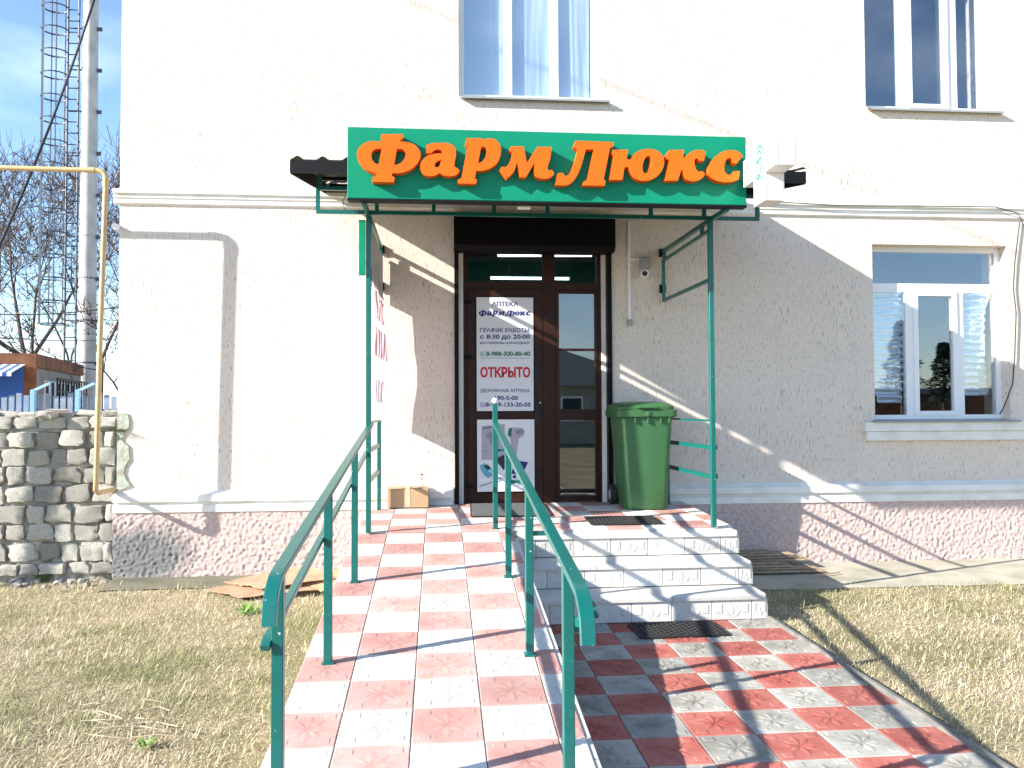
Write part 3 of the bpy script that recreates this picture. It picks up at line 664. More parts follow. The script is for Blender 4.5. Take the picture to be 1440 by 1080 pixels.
# -- the sign's letter outlines (also printed small on the poster)
LET = {
 'F': ((495, 180), [[(372,78),(645,78),(645,120),(600,170),(690,178),(780,205),(840,260),(868,330),(850,410),(800,480),(720,535),(620,568),(505,572),(505,605),(540,622),(530,685),(258,680),(252,660),(268,620),(305,600),(298,570),(200,535),(130,480),(80,410),(60,340),(78,270),(130,210),(200,175),(290,165),(370,175),(365,120)],
   [(375,260),(335,460),(285,440),(250,385),(243,335),(265,285),(310,262)], [(567,262),(640,270),(675,310),(670,370),(635,425),(580,460),(530,465)]]),
 'a': ((495, 180), [[(945,215),(1000,195),(1100,188),(1200,190),(1270,215),(1310,265),(1315,340),(1300,420),(1295,480),(1318,503),(1335,505),(1362,545),(1330,585),(1270,605),(1200,608),(1140,590),(1110,565),(1060,595),(990,608),(930,600),(885,560),(862,500),(870,440),(905,390),(960,350),(1040,325),(1145,318),(1130,280),(1080,270),(1035,288),(1005,315),(938,318)],
   [(1130,400),(1105,480),(1080,500),(1050,492),(1043,460),(1070,425)]]),
 'r': ((640, 180), [[(145,130),(335,128),(350,150),(390,135),(460,133),(520,155),(562,205),(582,270),(575,340),(545,420),(490,480),(420,520),(340,540),(265,542),(250,640),(278,655),(265,705),(30,700),(35,655),(80,632),(155,230),(132,218),(130,180)],
   [(330,240),(370,235),(392,260),(395,310),(380,370),(340,425),(290,445)]]),
 'm': ((640, 180), [[(705,232),(868,232),(880,290),(908,440),(1040,238),(1222,240),(1205,380),(1170,500),(1180,530),(1205,538),(1225,525),(1252,570),(1240,600),(1180,635),(1110,640),(1050,630),(1010,600),(1000,540),(1005,440),(895,625),(820,622),(785,430),(750,540),(700,600),(650,642),(562,535),(580,500),(605,490),(640,495),(680,450),(715,350),(720,300),(680,290)]]),
 'L': ((775, 190), [[(310,70),(795,90),(788,140),(745,165),(665,560),(688,575),(680,640),(400,635),(410,590),(460,560),(540,180),(440,178),(390,360),(340,490),(290,570),(220,625),(140,635),(55,630),(80,490),(110,478),(150,482),(180,520),(220,500),(265,420),(310,300),(340,180),(315,165),(285,150)]]),
 'u': ((775, 190), [[(775,185),(975,185),(960,305),(1005,312),(1050,240),(1120,195),(1220,175),(1310,185),(1380,225),(1425,290),(1430,370),(1400,450),(1340,520),(1260,565),(1170,578),(1090,560),(1030,510),(990,440),(985,405),(930,405),(905,565),(740,568),(790,260),(770,245)],
   [(1195,285),(1225,260),(1255,270),(1262,320),(1250,400),(1225,465),(1195,487),(1165,470),(1155,420),(1165,350)]]),
 'k': ((910, 190), [[(280,190),(465,185),(455,300),(500,255),(570,205),(640,187),(700,190),(742,210),(720,325),(660,325),(640,290),(605,300),(600,350),(620,430),(650,465),(700,455),(735,492),(700,540),(640,575),(560,580),(500,560),(465,510),(445,430),(435,440),(390,575),(230,575),(285,310),(255,300),(235,260)]]),
 's': ((910, 190), [[(1212,260),(1130,365),(1080,345),(1075,300),(1045,285),(1010,300),(985,350),(975,420),(990,475),(1030,505),(1070,490),(1100,455),(1175,455),(1160,560),(1080,590),(980,595),(880,575),(800,525),(770,460),(785,390),(830,310),(890,250),(970,205),(1060,190),(1150,205)]]),
}
def curve_loop(L):
    n = len(L); P = [np.array(p, float) for p in L]; sm = []
    for i in range(n):
        a = P[i]-P[i-1]; b = P[(i+1) % n]-P[i]; c = a@b/(np.linalg.norm(a)*np.linalg.norm(b)); sm.append(c > math.cos(math.radians(46)))
    out = []
    for i in range(n):
        j = (i+1) % n; p0, p1, p2, p3 = P[i-1], P[i], P[j], P[(j+1) % n]; out.append(tuple(p1))
        if not (sm[i] or sm[j]): continue
        L_ = np.linalg.norm(p2-p1)
        def tan(a, b): t = b-a; return t/np.linalg.norm(t)*L_
        t1 = tan(p0, p2) if sm[i] else (p2-p1); t2 = tan(p1, p3) if sm[j] else (p2-p1)
        for t in (.25, .5, .75):
            h = (2*t**3-3*t**2+1)*p1+(t**3-2*t**2+t)*t1+(-2*t**3+3*t**2)*p2+(t**3-t**2)*t2; out.append(tuple(h))
    return out
YSG = -1.90
def letter_world(org, L): return [(lambda p: (p.x, p.z))(at(org[0]+u/9, org[1]+v/9, YSG-.07)) for u, v in curve_loop(L)]
OUT = {k: [letter_world(o_, L) for L in loops] for k, (o_, loops) in LET.items()}
lettering(po, 'АПТЕКА', (180, 137, 388, 175), T, MT['navy'], .025)
bx = [p[0] for L in OUT.values() for q in L for p in q]; bz = [p[1] for L in OUT.values() for q in L for p in q]
xa, xb, za, zb_ = min(bx), max(bx), min(bz), max(bz)
for k, loops in OUT.items():
    b = MB(); b.prism(loops, lambda x, z, y: tuple(T(75+(x-xa)/(xb-xa)*415, 257-(z-za)/(zb_-za)*52)), 0, None); b.build('lettering', MT['navy'], po)
lettering(po, 'ГРАФИК РАБОТЫ:', (85, 346, 488, 384), T, MT['navy'], .018)
lettering(po, 'с 8:30 до 20:00', (85, 400, 485, 442), T, MT['navy'], .03)
lettering(po, 'БЕЗ ПЕРЕРЫВА и ВЫХОДНЫХ', (85, 458, 483, 480), T, MT['navy'], .03)
lettering(po, '8-988-300-80-40', (133, 535, 487, 573), T, MT['greenink'], .035)
lettering(po, 'ОТКРЫТО', (88, 658, 487, 745), T, MT['redink'], .045)
lettering(po, 'ДЕЖУРНАЯ АПТЕКА', (88, 835, 485, 867), T, MT['navy'], .018)
lettering(po, '190-5-00', (205, 890, 390, 925), T, MT['navy'], .03)
lettering(po, '8-9', (128, 943, 205, 978), T, MT['navy'], .03); lettering(po, '9-133-20-05', (228, 943, 490, 978), T, MT['navy'], .03)
MB().poly([T(88, 590), T(487, 590), T(487, 586.5), T(88, 586.5)]).build('underline', MT['greenink'], po)
for v0, mm in ((538, 'greenink'), (945, 'navy')):
    ic = MB(); 
    for a, b in (((87, v0), (122, v0+3)), ((87, v0+31), (122, v0+34)), ((87, v0+3), (90, v0+31)), ((119, v0+3), (122, v0+31))): ic.poly([T(a[0], b[1]), T(b[0], b[1]), T(b[0], a[1]), T(a[0], a[1])])
    ic.prism([[(97, v0+8), (103, v0+7), (105, v0+13), (102, v0+16), (107, v0+22), (111, v0+20), (115, v0+25), (111, v0+28), (102, v0+24), (96, v0+15)]], lambda x, z, y: tuple(T(x, z)), 0, None)
    ic.build('phone_symbol', MT[mm], po)
p2 = thing('poster', 'white poster picturing thermometers and blood pressure monitor on lower door panel', 'poster', q2(290, 685))
card(q2, (62, 115), (522, 685)).build('sheet', MT['pale'], p2)
lay = [0]
def shp(name, pts, m, cur=True):
    lay[0] += 1; d = .0006*lay[0]
    L = curve_loop(pts) if cur else pts
    b = MB(); b.prism([L], lambda x, z, y: tuple(q2(x, z, d)), 0, None); b.build(name, MT[m], p2)
shp('printed_box', [(97, 165), (283, 150), (285, 430), (97, 437)], 'lilac', False)
shp('printed_lettering', [(105, 180), (180, 170), (180, 178), (105, 188)], 'navy', False)
shp('printed_text', [(103, 330), (140, 327), (140, 333), (103, 336)], 'greyp', False)
shp('printed_text', [(103, 365), (150, 361), (150, 368), (103, 372)], 'greyp', False)
shp('printed_thermometer', [(132, 235), (160, 215), (200, 220), (235, 235), (230, 255), (195, 262), (190, 310), (165, 300), (160, 262), (135, 255)], 'greyp')
shp('printed_thermometer', [(305, 240), (312, 190), (340, 178), (420, 180), (442, 205), (435, 240), (395, 265), (385, 330), (375, 420), (330, 425), (335, 330), (325, 262)], 'lilac')
shp('printed_screen', [(308, 240), (316, 185), (342, 180), (335, 255)], 'greenink', False)
shp('printed_grip', [(370, 200), (425, 190), (430, 225), (375, 235)], 'greyp', False)
shp('printed_cuff', [(222, 420), (278, 395), (290, 490), (275, 520), (222, 450)], 'dark', False)
shp('printed_monitor', [(335, 470), (400, 440), (480, 440), (497, 480), (480, 560), (430, 620), (360, 640), (320, 600)], 'whitecloth')
shp('printed_screen', [(360, 465), (405, 445), (470, 455), (440, 520), (400, 560), (335, 545)], 'navy', False)
shp('printed_button', [(345, 565), (360, 557), (375, 565), (372, 580), (352, 585)], 'navy')
shp('printed_oximeter', [(85, 480), (125, 462), (180, 520), (180, 565), (150, 580), (120, 560), (92, 510)], 'cyan')
shp('printed_screen', [(115, 485), (142, 473), (172, 500), (148, 520)], 'dark', False)
shp('printed_tube', [(80, 640), (180, 610), (250, 575), (290, 560), (290, 570), (250, 590), (180, 622), (85, 652)], 'lilac')

# ================================================================== fascia sign
sg = thing('shop_sign', 'green fascia board with raised orange letters above the entrance', 'sign', (.78, YSG, 3.12))
MB().box((-.742, YSG, 3.122), (2.306, YSG+.07, 3.657), .004).build('board', MT['sign'], sg)
MB().box((-.742, YSG-.012, 3.105), (2.306, YSG+.075, 3.119), .002).build('bottom_lip', MT['black'], sg)
for k, loops in OUT.items():
    b = MB(); b.prism(loops, lambda x, z, y: (x, y, z), YSG-.07, YSG-.002); b.build('letter', MT['orange'], sg)
# ================================================================== pharmacy cross
cx0, cx1, cyf, cyr = 2.252, 2.397, -2.58, -1.985
cr = thing('pharmacy_cross', 'white box sign shaped as a cross at the right end of the fascia', 'sign', (2.32, -2.28, 3.04))
cyc = (cyf+cyr)/2; czc = 3.337; a = .1; L = .2985
P = [(-a, L), (a, L), (a, a), (L, a), (L, -a), (a, -a), (a, -L), (-a, -L), (-a, -a), (-L, -a), (-L, a), (-a, a)]
b = MB(); b.prism([[(cyc+p, czc+q) for p, q in P]], lambda y, z, x: (x, y, z), cx0, cx1); b.build('cross_body', MT['white'], cr)
rim = MB()
for i in range(12):
    p, q = P[i], P[(i+1) % 12]; 
    for x in (cx0+.012, cx1-.012): rim.bar((x, cyc+p[0], czc+p[1]), (x, cyc+q[0], czc+q[1]), .006, .006)
rim.build('edge_trim', MT['upvc'], cr)
def ring(c, ry, rz_, t, x, n=40, a0=0, a1=2*math.pi):
    m = MB(); vs = []
    for i in range(n+1):
        q = a0+(a1-a0)*i/n; vs += [(x, c[0]+(ry-t)*math.cos(q), c[1]+(rz_-t)*math.sin(q)), (x, c[0]+ry*math.cos(q), c[1]+rz_*math.sin(q))]
    m.add(vs, [(2*i, 2*i+1, 2*i+3, 2*i+2) for i in range(n)]); return m
xe = cx0-.0015
ring((cyc-.005, czc), .105, .125, .017, xe).build('emblem_ring', MT['emblem'], cr)
ring((cyc-.005, czc+.03), .05, .062, .019, xe-.0006, 24, -.6, 3.6).build('emblem_snake', MT['emblem'], cr)
ring((cyc+.0, czc-.055), .045, .05, .018, xe-.0006, 24, -4.4, 1.2).build('emblem_snake', MT['emblem'], cr)
b = MB(); b.prism([curve_loop([(cyc+.055, czc+.005), (cyc+.02, czc-.012), (cyc-.045, czc+.03), (cyc-.02, czc+.035)])], lambda y, z, x: (x, y, z), xe-.001, None); b.build('emblem_bowl', MT['emblem'], cr)
MB().bar((2.3, -1.99, czc), (2.3, YSG+.0, czc), .04).build('bracket', MT['white'], cr)

# ================================================================== canopy
ca = thing('canopy', 'teal steel canopy frame with black sheet roof over the porch', 'canopy', (.78, -1.46, .57))
PR, PL = (2.165, -1.46), (-.625, -1.44); FZ = 3.113
for X, Yp in (PL, PR):
    MB().box((X-.02, Yp-.02, lz(Yp)+.012), (X+.02, Yp+.02, FZ-.02), .003).build('post', MT['teal'], ca)
fr = MB(); fr.bar((-1.027, -1.5, FZ), (2.566, -1.5, FZ), .025, .03); fr.build('front_beam', MT['teal'], ca)
fr = MB(); fr.bar((-1.027, -1.5, 3.30), (2.566, -1.5, 3.30), .025, .03); fr.build('front_beam', MT['teal'], ca)
for px in (447, 530, 610, 695, 770, 915, 990, 1065):
    X = at(px, 300, -1.5).x; MB().bar((X, -1.5, FZ+.015), (X, -1.5, 3.285), .03, .025).build('strut', MT['teal'], ca)
for X in (PL[0], PR[0], .78):
    if X == .78: MB().bar((X, -1.5, 3.285), (X, -1.86, 3.12), .03, .025).build('bracket', MT['teal'], ca); continue
    MB().bar((X, -1.86, FZ-.012), (X, -.0, FZ+.01), .03, .035).build('side_beam', MT['teal'], ca)
    MB().bar((X, -1.44, 3.025), (X, -.03, 3.03), .025, .025).build('side_beam', MT['teal'], ca)
    MB().bar((X, -1.44, 2.615), (X, -.05, 2.63), .025, .03).build('side_beam', MT['teal'], ca)
    MB().bar((X, -.05, 2.615), (X, -.05, 3.02), .028, .03).build('side_post', MT['teal'], ca)
    for yy in (-1.25, -.08): MB().bar((X, yy, 3.04), (X, yy, FZ-.02), .028, .03).build('strut', MT['teal'], ca)
    for zz in (2.75, FZ): MB().box((X-.03, -.03, zz-.04), (X+.03, -.001, zz+.04)).build('wall_plate', MT['black'], ca)
# side panel board filling the left frame and its light green edge
RX0, RX1 = -1.165, 2.80
def rofz(y): return 3.76+.185*y
rs = MB(); nx = 240; ny = 4; vs = []
for j in range(ny+1):
    y = -1.87*j/ny-.005
    for i in range(nx+1):
        x = RX0+(RX1-RX0)*i/nx; w = max(0, math.cos(2*math.pi*x/.185))**1.5*.026; vs.append((x, y, rofz(y)+w))
rs.add(vs, [(j*(nx+1)+i, (j+1)*(nx+1)+i, (j+1)*(nx+1)+i+1, j*(nx+1)+i+1) for j in range(ny) for i in range(nx)])
rs.build('roof_sheet', MT['black'], ca, smooth=True)
MB().box((RX0, -1.875, rofz(-1.87)-.10), (RX1, -1.857, rofz(-1.87)-.012)).build('fascia_strip', MT['black'], ca)
for X in (RX0, RX1-.012):
    s = MB(); s.add([(X, -1.856, rofz(-1.856)-.11), (X+.012, -1.856, rofz(-1.856)-.11), (X+.012, -.004, rofz(0)-.11), (X, -.004, rofz(0)-.11), (X, -1.856, rofz(-1.856)-.004), (X+.012, -1.856, rofz(-1.856)-.004), (X+.012, -.004, rofz(0)-.004), (X, -.004, rofz(0)-.004)],
        [(3, 2, 1, 0), (0, 1, 5, 4), (1, 2, 6, 5), (2, 3, 7, 6), (3, 0, 4, 7), (4, 5, 6, 7)]); s.build('verge_board', MT['black'], ca)
for yy in (-1.5, -.75, -.06): MB().bar((RX0+.05, yy, rofz(yy)-.035), (RX1-.05, yy, rofz(yy)-.035), .04, .03).build('purlin', MT['black'], ca)
for X in (-1.0, .78, 2.54): MB().bar((X, -1.5, 3.316), (X, -1.5, rofz(-1.5)-.05), .03).build('strut', MT['teal'], ca)
o = MB().box((-.62, -1.418, 2.634), (-.606, -.067, 3.015)).build('advert_panel', MT['grey_metal']); tag(o, 'dark grey board filling the left side frame under the canopy', 'panel')
o = MB().box((-.70, -1.475, 2.62), (-.648, -1.45, 3.06), .002).build('panel_edge_strip', MT['sign']); tag(o, 'narrow bright green strip fixed outside the left canopy post', 'strip')
# banner
def bn(u, v):
    y = -1.40+1.30*u; z = 1.47+1.215*v; s = math.sin(math.pi*v)
    return (-.603+.035*u*s+.012*math.sin(v*9+u*4)*u+.012*noise.noise(Vector((u*6, v*7, 2))), y, z+(.06*math.sin(u*5)*(1 if v > .9 else 0)))
ba = thing('banner', 'sagging white banner with faded red lettering on the left of the porch', 'banner', (-.6, -.75, 1.47))
sheet(bn, 30, 40).build('banner_cloth', MT['banner'], ba, smooth=True)
def bt(u, v): p = Vector(bn(u, v)); return (p.x+.006, p.y, p.z)
MT['faded'] = cloth('faded_red_print', (.66, .38, .42), .35)
MT['fadedblue'] = cloth('faded_blue_print', (.48, .45, .58), .35)
for (u0, v0, u1, v1, mm) in ((.25, .70, .9, .90, 'faded'), (.2, .44, .95, .64, 'faded'), (.25, .12, .9, .28, 'fadedblue')):
    for k in range(5):
        a = u0+(u1-u0)*k/5; c = a+(u1-u0)*.11
        b = sheet(lambda u, v: bt(a+(c-a)*u+.03*v*(k % 2), v0+(v1-v0)*v), 2, 8)
        b.build('printed_stroke', MT[mm], ba)
# floodlight under the sign
fl_ = thing('floodlight', 'small white floodlight fixed under the middle of the sign', 'lamp', at(737, 290, -1.78))
p = at(737, 290, -1.78); MB().box(p+Vector((-.05, -.03, -.02)), p+Vector((.05, .03, .015)), .004).build('lamp_body', MT['white'], fl_); MB().box(p+Vector((-.02, -.01, .016)), p+Vector((.02, .01, .07))).build('lamp_bracket', MT['black'], fl_)

# ================================================================== landing railings
for X, Yp, side in ((PL[0], PL[1], 'left'), (PR[0], PR[1], 'right')):
    t = thing('landing_railing', f'short teal railing on the {side} side of the landing '+('behind the cardboard box' if side == 'left' else 'beside the green bin'), 'railing', (X, -.7, .6), 'landing railings')
    yb = -.30 if side == 'left' else -.12
    MB().box((X-.018, yb-.018, lz(yb)+.012), (X+.018, yb+.018, 1.452), .003).build('post', MT['teal'], t)
    for i, zz in enumerate((1.452, 1.23, .99)): MB().bar((X, Yp+.022, zz), (X, yb-(.019 if i else -.018), zz+(.002 if i == 0 else -.003)), .03 if i == 0 else .022, .016 if i == 0 else .035, bev=.002).build('rail', MT['teal'], t)
    if side == 'right':
        for zz in (1.235, .995): MB().box((X+.021, Yp-.015, zz-.02), (X+.035, Yp+.015, zz+.02)).build('end_plate', MT['teal'], t)
# ================================================================== ramp railings
def hz(y): return 1.44+.117*(y+1.4)
def railing(X, posts, end, label, lower_x, first_y):
    t = thing('ramp_railing', label, 'railing', (X, -3.2, .3), 'ramp railings')
    for yy in posts:
        zt = hz(yy)-.012
        if X > 0 and yy == posts[0]: zt = 1.60
        MB().box((X-.02, yy-.02, rz(yy)+.012 if yy < -1.43 else lz(yy)+.012), (X+.02, yy+.02, zt), .003).build('post', MT['teal'], t)
        MB().box((X-.028, yy-.028, (rz(yy-.028) if yy < -1.43 else lz(yy))+.011), (X+.028, yy+.028, (rz(yy+.02) if yy < -1.43 else lz(yy))+.018)).build('base_plate', MT['teal'], t)
        sgn = 1 if X > 0 else -1; zl = hz(yy)-.225
        if abs(lower_x-X) > .06: MB().bar((X+sgn*.019, yy, zl), (lower_x, yy, zl), .02, .022).build('bracket', MT['teal'], t)
    ye = end
    pts = [(X, first_y, hz(first_y)), (X, ye+.14, hz(ye+.14)), (X, ye+.07, hz(ye+.07)-.004), (X, ye+.02, hz(ye)-.025), (X, ye-.012, hz(ye)-.06), (X, ye-.03, hz(ye)-.13)]
    smooth_angle(MB().sweep(pts, .046, .024, sd=(1, 0, 0), bev=.002).build('handrail', MT['teal'], t), 24)
    f = lambda y_: hz(y_)-.225+(.05*max(0, -3.86-y_) if X > 0 else 0)
    ye2 = end+.06 if X < 0 else -5.14
    pts = [(lower_x, first_y, f(first_y)), (lower_x, ye2+.14, f(ye2+.14)), (lower_x, ye2+.06, f(ye2+.06)), (lower_x, ye2+.02, f(ye2)-.012), (lower_x-.3*(lower_x-X), ye2, f(ye2)-.03), (X+.3*(lower_x-X), ye2, f(ye2)-.045)]
    smooth_angle(MB().sweep(pts[:4], .032, .022, sd=(1, 0, 0), bev=.002).build('lower_rail', MT['teal'], t), 24)
    if abs(lower_x-X) > .06:
        MB().sweep([(lower_x, ye2+.03, f(ye2)-.008), (lower_x-.012, ye2-.0, f(ye2)-.02), (lower_x-.04, ye2-.01, f(ye2)-.03), (X+.015, posts[-1]+.0, f(ye2)-.035)], .012, .035, up=(0, 0, 1)).build('rail_end', MT['teal'], t)
    return t
t = railing(-.61, [-2.63, -3.88, -5.12], -5.24, 'teal steel handrail along the left edge of the ramp', -.645, -1.40)
t = railing(.385, [-1.36, -2.60, -3.86, -5.10], -5.46, 'teal steel handrail with white ball between ramp and steps', .475, -1.35)
MB().sphere((.385, -1.36, 1.622), .026).build('ball_cap', MT['white'], t, smooth=True)

# ================================================================== wheelie bin (front towards the path, hinge and wheels to the wall)
bnx, bny = 1.845, -.33
bz0 = lz(-.4)+.014
wb = thing('wheelie_bin', 'green two wheeled rubbish bin beside the entrance door', 'bin', (bnx, bny, bz0))
def rect(cx, cy, hx, hy, r, z, n=5):
    o = []
    for sx, sy, a0 in ((1, 1, 0), (-1, 1, 90), (-1, -1, 180), (1, -1, 270)):
        for i in range(n+1):
            a = math.radians(a0+90*i/n); o.append((cx+sx*(hx-r)+r*math.cos(a), cy+sy*(hy-r)+r*math.sin(a), z))
    return o
def loft(secs, close=True):
    m = MB(); n = len(secs[0])
    for s in secs: m.v += s
    for j in range(len(secs)-1): m.f += [(j*n+q, j*n+(q+1) % n, (j+1)*n+(q+1) % n, (j+1)*n+q) for q in range(n)]
    if close: m.f.append(tuple(range(n))[::-1]); m.f.append(tuple((len(secs)-1)*n+q for q in range(n)))
    return m
B = [(0, .188, .205, .05, -.03), (.015, .198, .215, .055, -.028), (.30, .212, .235, .055, -.02), (.86, .245, .275, .06, 0), (.865, .245, .275, .06, 0)]
smooth_angle(loft([rect(bnx, bny+o_, hx, hy, r, bz0+z) for z, hx, hy, r, o_ in B]).build('bin_body', MT['bin'], wb), 40)
smooth_angle(loft([rect(bnx, bny, hx, hy, .06, bz0+z) for z, hx, hy in ((.845, .25, .28), (.858, .285, .30), (.915, .288, .302), (.92, .28, .295))]).build('rim', MT['bin'], wb), 40)
for xx in (-.2, -.12, .0, .12, .2): MB().box((bnx+xx-.005, bny-.298, bz0+.80), (bnx+xx+.005, bny-.27, bz0+.85)).build('rib', MT['bin'], wb)
smooth_angle(loft([rect(bnx-.012, bny+o_, hx, hy, .07, bz0+z) for z, hx, hy, o_ in ((.921, .27, .29, 0), (.946, .272, .292, 0), (.962, .26, .28, 0), (.985, .21, .235, .02), (.998, .12, .15, .03))]).build('lid', MT['bin'], wb), 40)
MB().box((bnx-.012-.09, bny-.325, bz0+.935), (bnx-.012+.09, bny-.285, bz0+.95), .005).build('lid_grip', MT['bin'], wb)
MB().tube([(bnx-.2, bny+.285, bz0+.93), (bnx-.19, bny+.315, bz0+.95), (bnx+.19, bny+.315, bz0+.95), (bnx+.2, bny+.285, bz0+.93)], .015, 8).build('handle', MT['bin'], wb)
MB().box((bnx-.018, bny-.312, bz0+.865), (bnx+.018, bny-.299, bz0+.905), .004).build('latch', MT['bin'], wb)
for sx in (-1, 1):
    w = smooth_angle(MB().tube([(bnx+sx*.235-.028, bny+.185, bz0+.10), (bnx+sx*.235-.022, bny+.185, bz0+.10), (bnx+sx*.235+.022, bny+.185, bz0+.10), (bnx+sx*.235+.028, bny+.185, bz0+.10)], [.088, .10, .10, .088], 24).build('wheel', MT['rubber'], wb), 50)
    MB().tube([(bnx+sx*.235-.031, bny+.185, bz0+.10), (bnx+sx*.235+.031, bny+.185, bz0+.10)], .05, 16).build('hub', MT['grey_metal'], w)
MB().tube([(bnx-.22, bny+.185, bz0+.1), (bnx+.22, bny+.185, bz0+.1)], .011, 8).build('axle', MT['steel'], wb)

# ================================================================== cardboard box, bottle, mats
bz1 = lz(-.2)+.018; xa, xb, ya, yb = -.555, -.17, -.24, -.02; H = .175
cb = thing('cardboard_box', 'closed brown cardboard box standing on the landing left of the door', 'box', ((xa+xb)/2, -.13, bz1))
MB().box((xa, ya, bz1), (xb, yb, bz1+H), .003).build('carton', MT['card'], cb)
for y0_, y1_ in ((ya, (ya+yb)/2-.002), ((ya+yb)/2+.002, yb)):
    f_ = MB(); f_.add([(xa, y0_, bz1+H+.002), (xb, y0_, bz1+H+.002), (xb, y1_, bz1+H+.006), (xa, y1_, bz1+H+.006)], [(0, 1, 2, 3)]); f_.build('flap', MT['card'], cb)
xm = (xa+xb)/2+.0
t_ = MB(); t_.poly([(xm-.022, ya-.0015, bz1+.01), (xm+.022, ya-.0015, bz1+.01), (xm+.022, ya-.0015, bz1+H+.008), (xm-.022, ya-.0015, bz1+H+.008)]); t_.poly([(xm-.022, ya-.0015, bz1+H+.008), (xm+.022, ya-.0015, bz1+H+.008), (xm+.022, yb, bz1+H+.009), (xm-.022, yb, bz1+H+.009)]); t_.build('tape', MT['tape'], cb)
bx_, by_ = -.235, -.14; bt_ = thing('bottle', 'small clear plastic bottle with red cap on the cardboard box', 'bottle', (bx_, by_, bz1+H+.008)); z = bz1+H+.009
MT['pet'] = glass('clear_plastic', (.9, .92, .93), .12, .1)
smooth_angle(MB().tube([(bx_, by_, z), (bx_, by_, z+.004), (bx_, by_, z+.075), (bx_, by_, z+.095), (bx_, by_, z+.11)], [.022, .026, .026, .014, .010], 14).build('bottle_body', MT['pet'], bt_), 40)
MB().tube([(bx_, by_, z+.111), (bx_, by_, z+.125)], .0115, 12).build('cap', MT['redink'], bt_)
def rubber_mat(label, cx, cy, w, d, z, tilt, rot=0):
    t = thing('rubber_mat', label, 'mat', (cx, cy, z), 'black rubber mats'); m = MB(); pb = MB()
    m.box((-w/2, -d/2, .0), (w/2, d/2, .006)); m.box((-w/2, -d/2, .0061), (w/2, -d/2+.012, .013)); m.box((-w/2, d/2-.012, .0061), (w/2, d/2, .013)); m.box((-w/2, -d/2+.013, .0061), (-w/2+.012, d/2-.013, .013)); m.box((w/2-.012, -d/2+.013, .0061), (w/2, d/2-.013, .013))
    base = m.build('base', MT['rubber'], t, local=True)
    nx, ny = int(w/.036), int(d/.03)
    for i in range(nx):
        for j in range(ny):
            x = -w/2+.03+(w-.06)*i/(nx-1); y = -d/2+.026+(d-.052)*j/(ny-1); s = 1 if (i+j) % 2 else -1
            pb.bar((x-.012, y-.006*s, .010), (x+.012, y+.006*s, .010), .008, .009)
    p = pb.build('tread_pattern', MT['rubber'], t, local=True); p['kind'] = 'stuff'
    t.rotation_euler = (tilt, 0, rot)
rubber_mat('black rubber mat lying on the top landing edge', 1.48, -1.14, .60, .36, lz(-1.14)+.02, math.atan(.034), -.02)
rubber_mat('black rubber mat on the path below the first step', 1.585, -2.36, .62, .36, .008, 0, .02)
dm = thing('door_mat', 'grey textile door mat in front of the brown door', 'mat', (.56, -.45, lz(-.45)+.02)); b = MB(); b.box((-.33, -.36, 0), (.36, .36, .009), .003); b.build('mat_field', MT['matgrey'], dm, local=True); dm.rotation_euler = (math.atan(.034), 0, -.03)
b = MB(); 
for q in (((-.345, -.375, .001), (.375, -.361, .007)), ((-.345, .361, .001), (.375, .375, .007)), ((-.345, -.36, .001), (-.331, .36, .007)), ((.361, -.36, .001), (.375, .36, .007))): b.box(*q)
b.build('mat_edge', MT['rubber'], dm, local=True)

# ================================================================== conduit, junction box, camera, cables on the wall
cd_ = thing('conduit', 'white vertical cable conduit on the wall right of the door', 'conduit', (1.825, 0, 2.4))
MB().box((1.812, -.026, 2.44), (1.838, -.001, 3.43), .003).build('trunking', MT['upvc'], cd_); MB().box((1.839, -.022, 3.035), (1.93, -.001, 3.055), .002).build('trunking', MT['upvc'], cd_); MB().box((1.80, -.04, 2.38), (1.85, -.001, 2.438), .004).build('end_box', MT['grey_metal'], cd_)
jb = thing('junction_box', 'grey square junction box above the wall camera', 'box', (1.975, 0, 3.0)); MB().box((1.93, -.06, 2.95), (2.03, -.001, 3.06), .006).build('housing', MT['grey_metal'], jb); MB().box((1.937, -.068, 2.957), (2.023, -.061, 3.053), .004).build('cover', MT['grey_metal'], jb)
sc_ = thing('security_camera', 'small white dome security camera under the grey junction box', 'camera', (1.972, 0, 2.88)); MB().sphere((1.972, -.05, 2.895), .045).build('dome_housing', MT['white'], sc_, smooth=True); MB().tube([(1.966, -.082, 2.892), (1.963, -.10, 2.890)], .026, 16).build('lens', MT['dark'], sc_); MB().tube([(1.966, -.08, 2.892), (1.964, -.0965, 2.8905)], .034, 18).build('lens_ring', MT['white'], sc_); MB().box((1.95, -.03, 2.93), (1.995, -.001, 2.949)).build('bracket', MT['white'], sc_)
def cable(label, pts, r, n=6):
    o = smooth_angle(MB().tube(pts, r, n).build('cable', MT['cable'], None), 60); return tag(o, label, 'cable')
cable('black cable hanging down the wall at the right edge of lower window', [at(1434, 312, -.02), at(1427, 370, -.02), at(1425, 405, -.02), at(1429, 440, -.02), at(1427, 500, -.02), at(1424, 540, -.02), at(1412, 572, .02), at(1406, 582, .08)], .006)
cable('thin black wire sagging along the cornice at the right', [at(1075, 283, -.07), at(1180, 289, -.07), at(1330, 290, -.07), at(1400, 291, -.07), at(1432, 300, -.06), at(1440, 318, -.04), at(1500, 330, -.03)], .005)
cable('thin loop of wire under the left end of the canopy', [at(486, 275, -1.45), at(482, 284, -1.45), at(484, 292, -1.45), at(489, 297, -1.45)], .003)
wi = thing('wall_insulator', 'small white cable clamp on the cornice at the building corner', 'clamp', at(160, 318, -.04)); p = at(161, 318, -.06); MB().tube([p, p+Vector((.0, .06, 0))], .03, 14).build('clamp_body', MT['white'], wi)

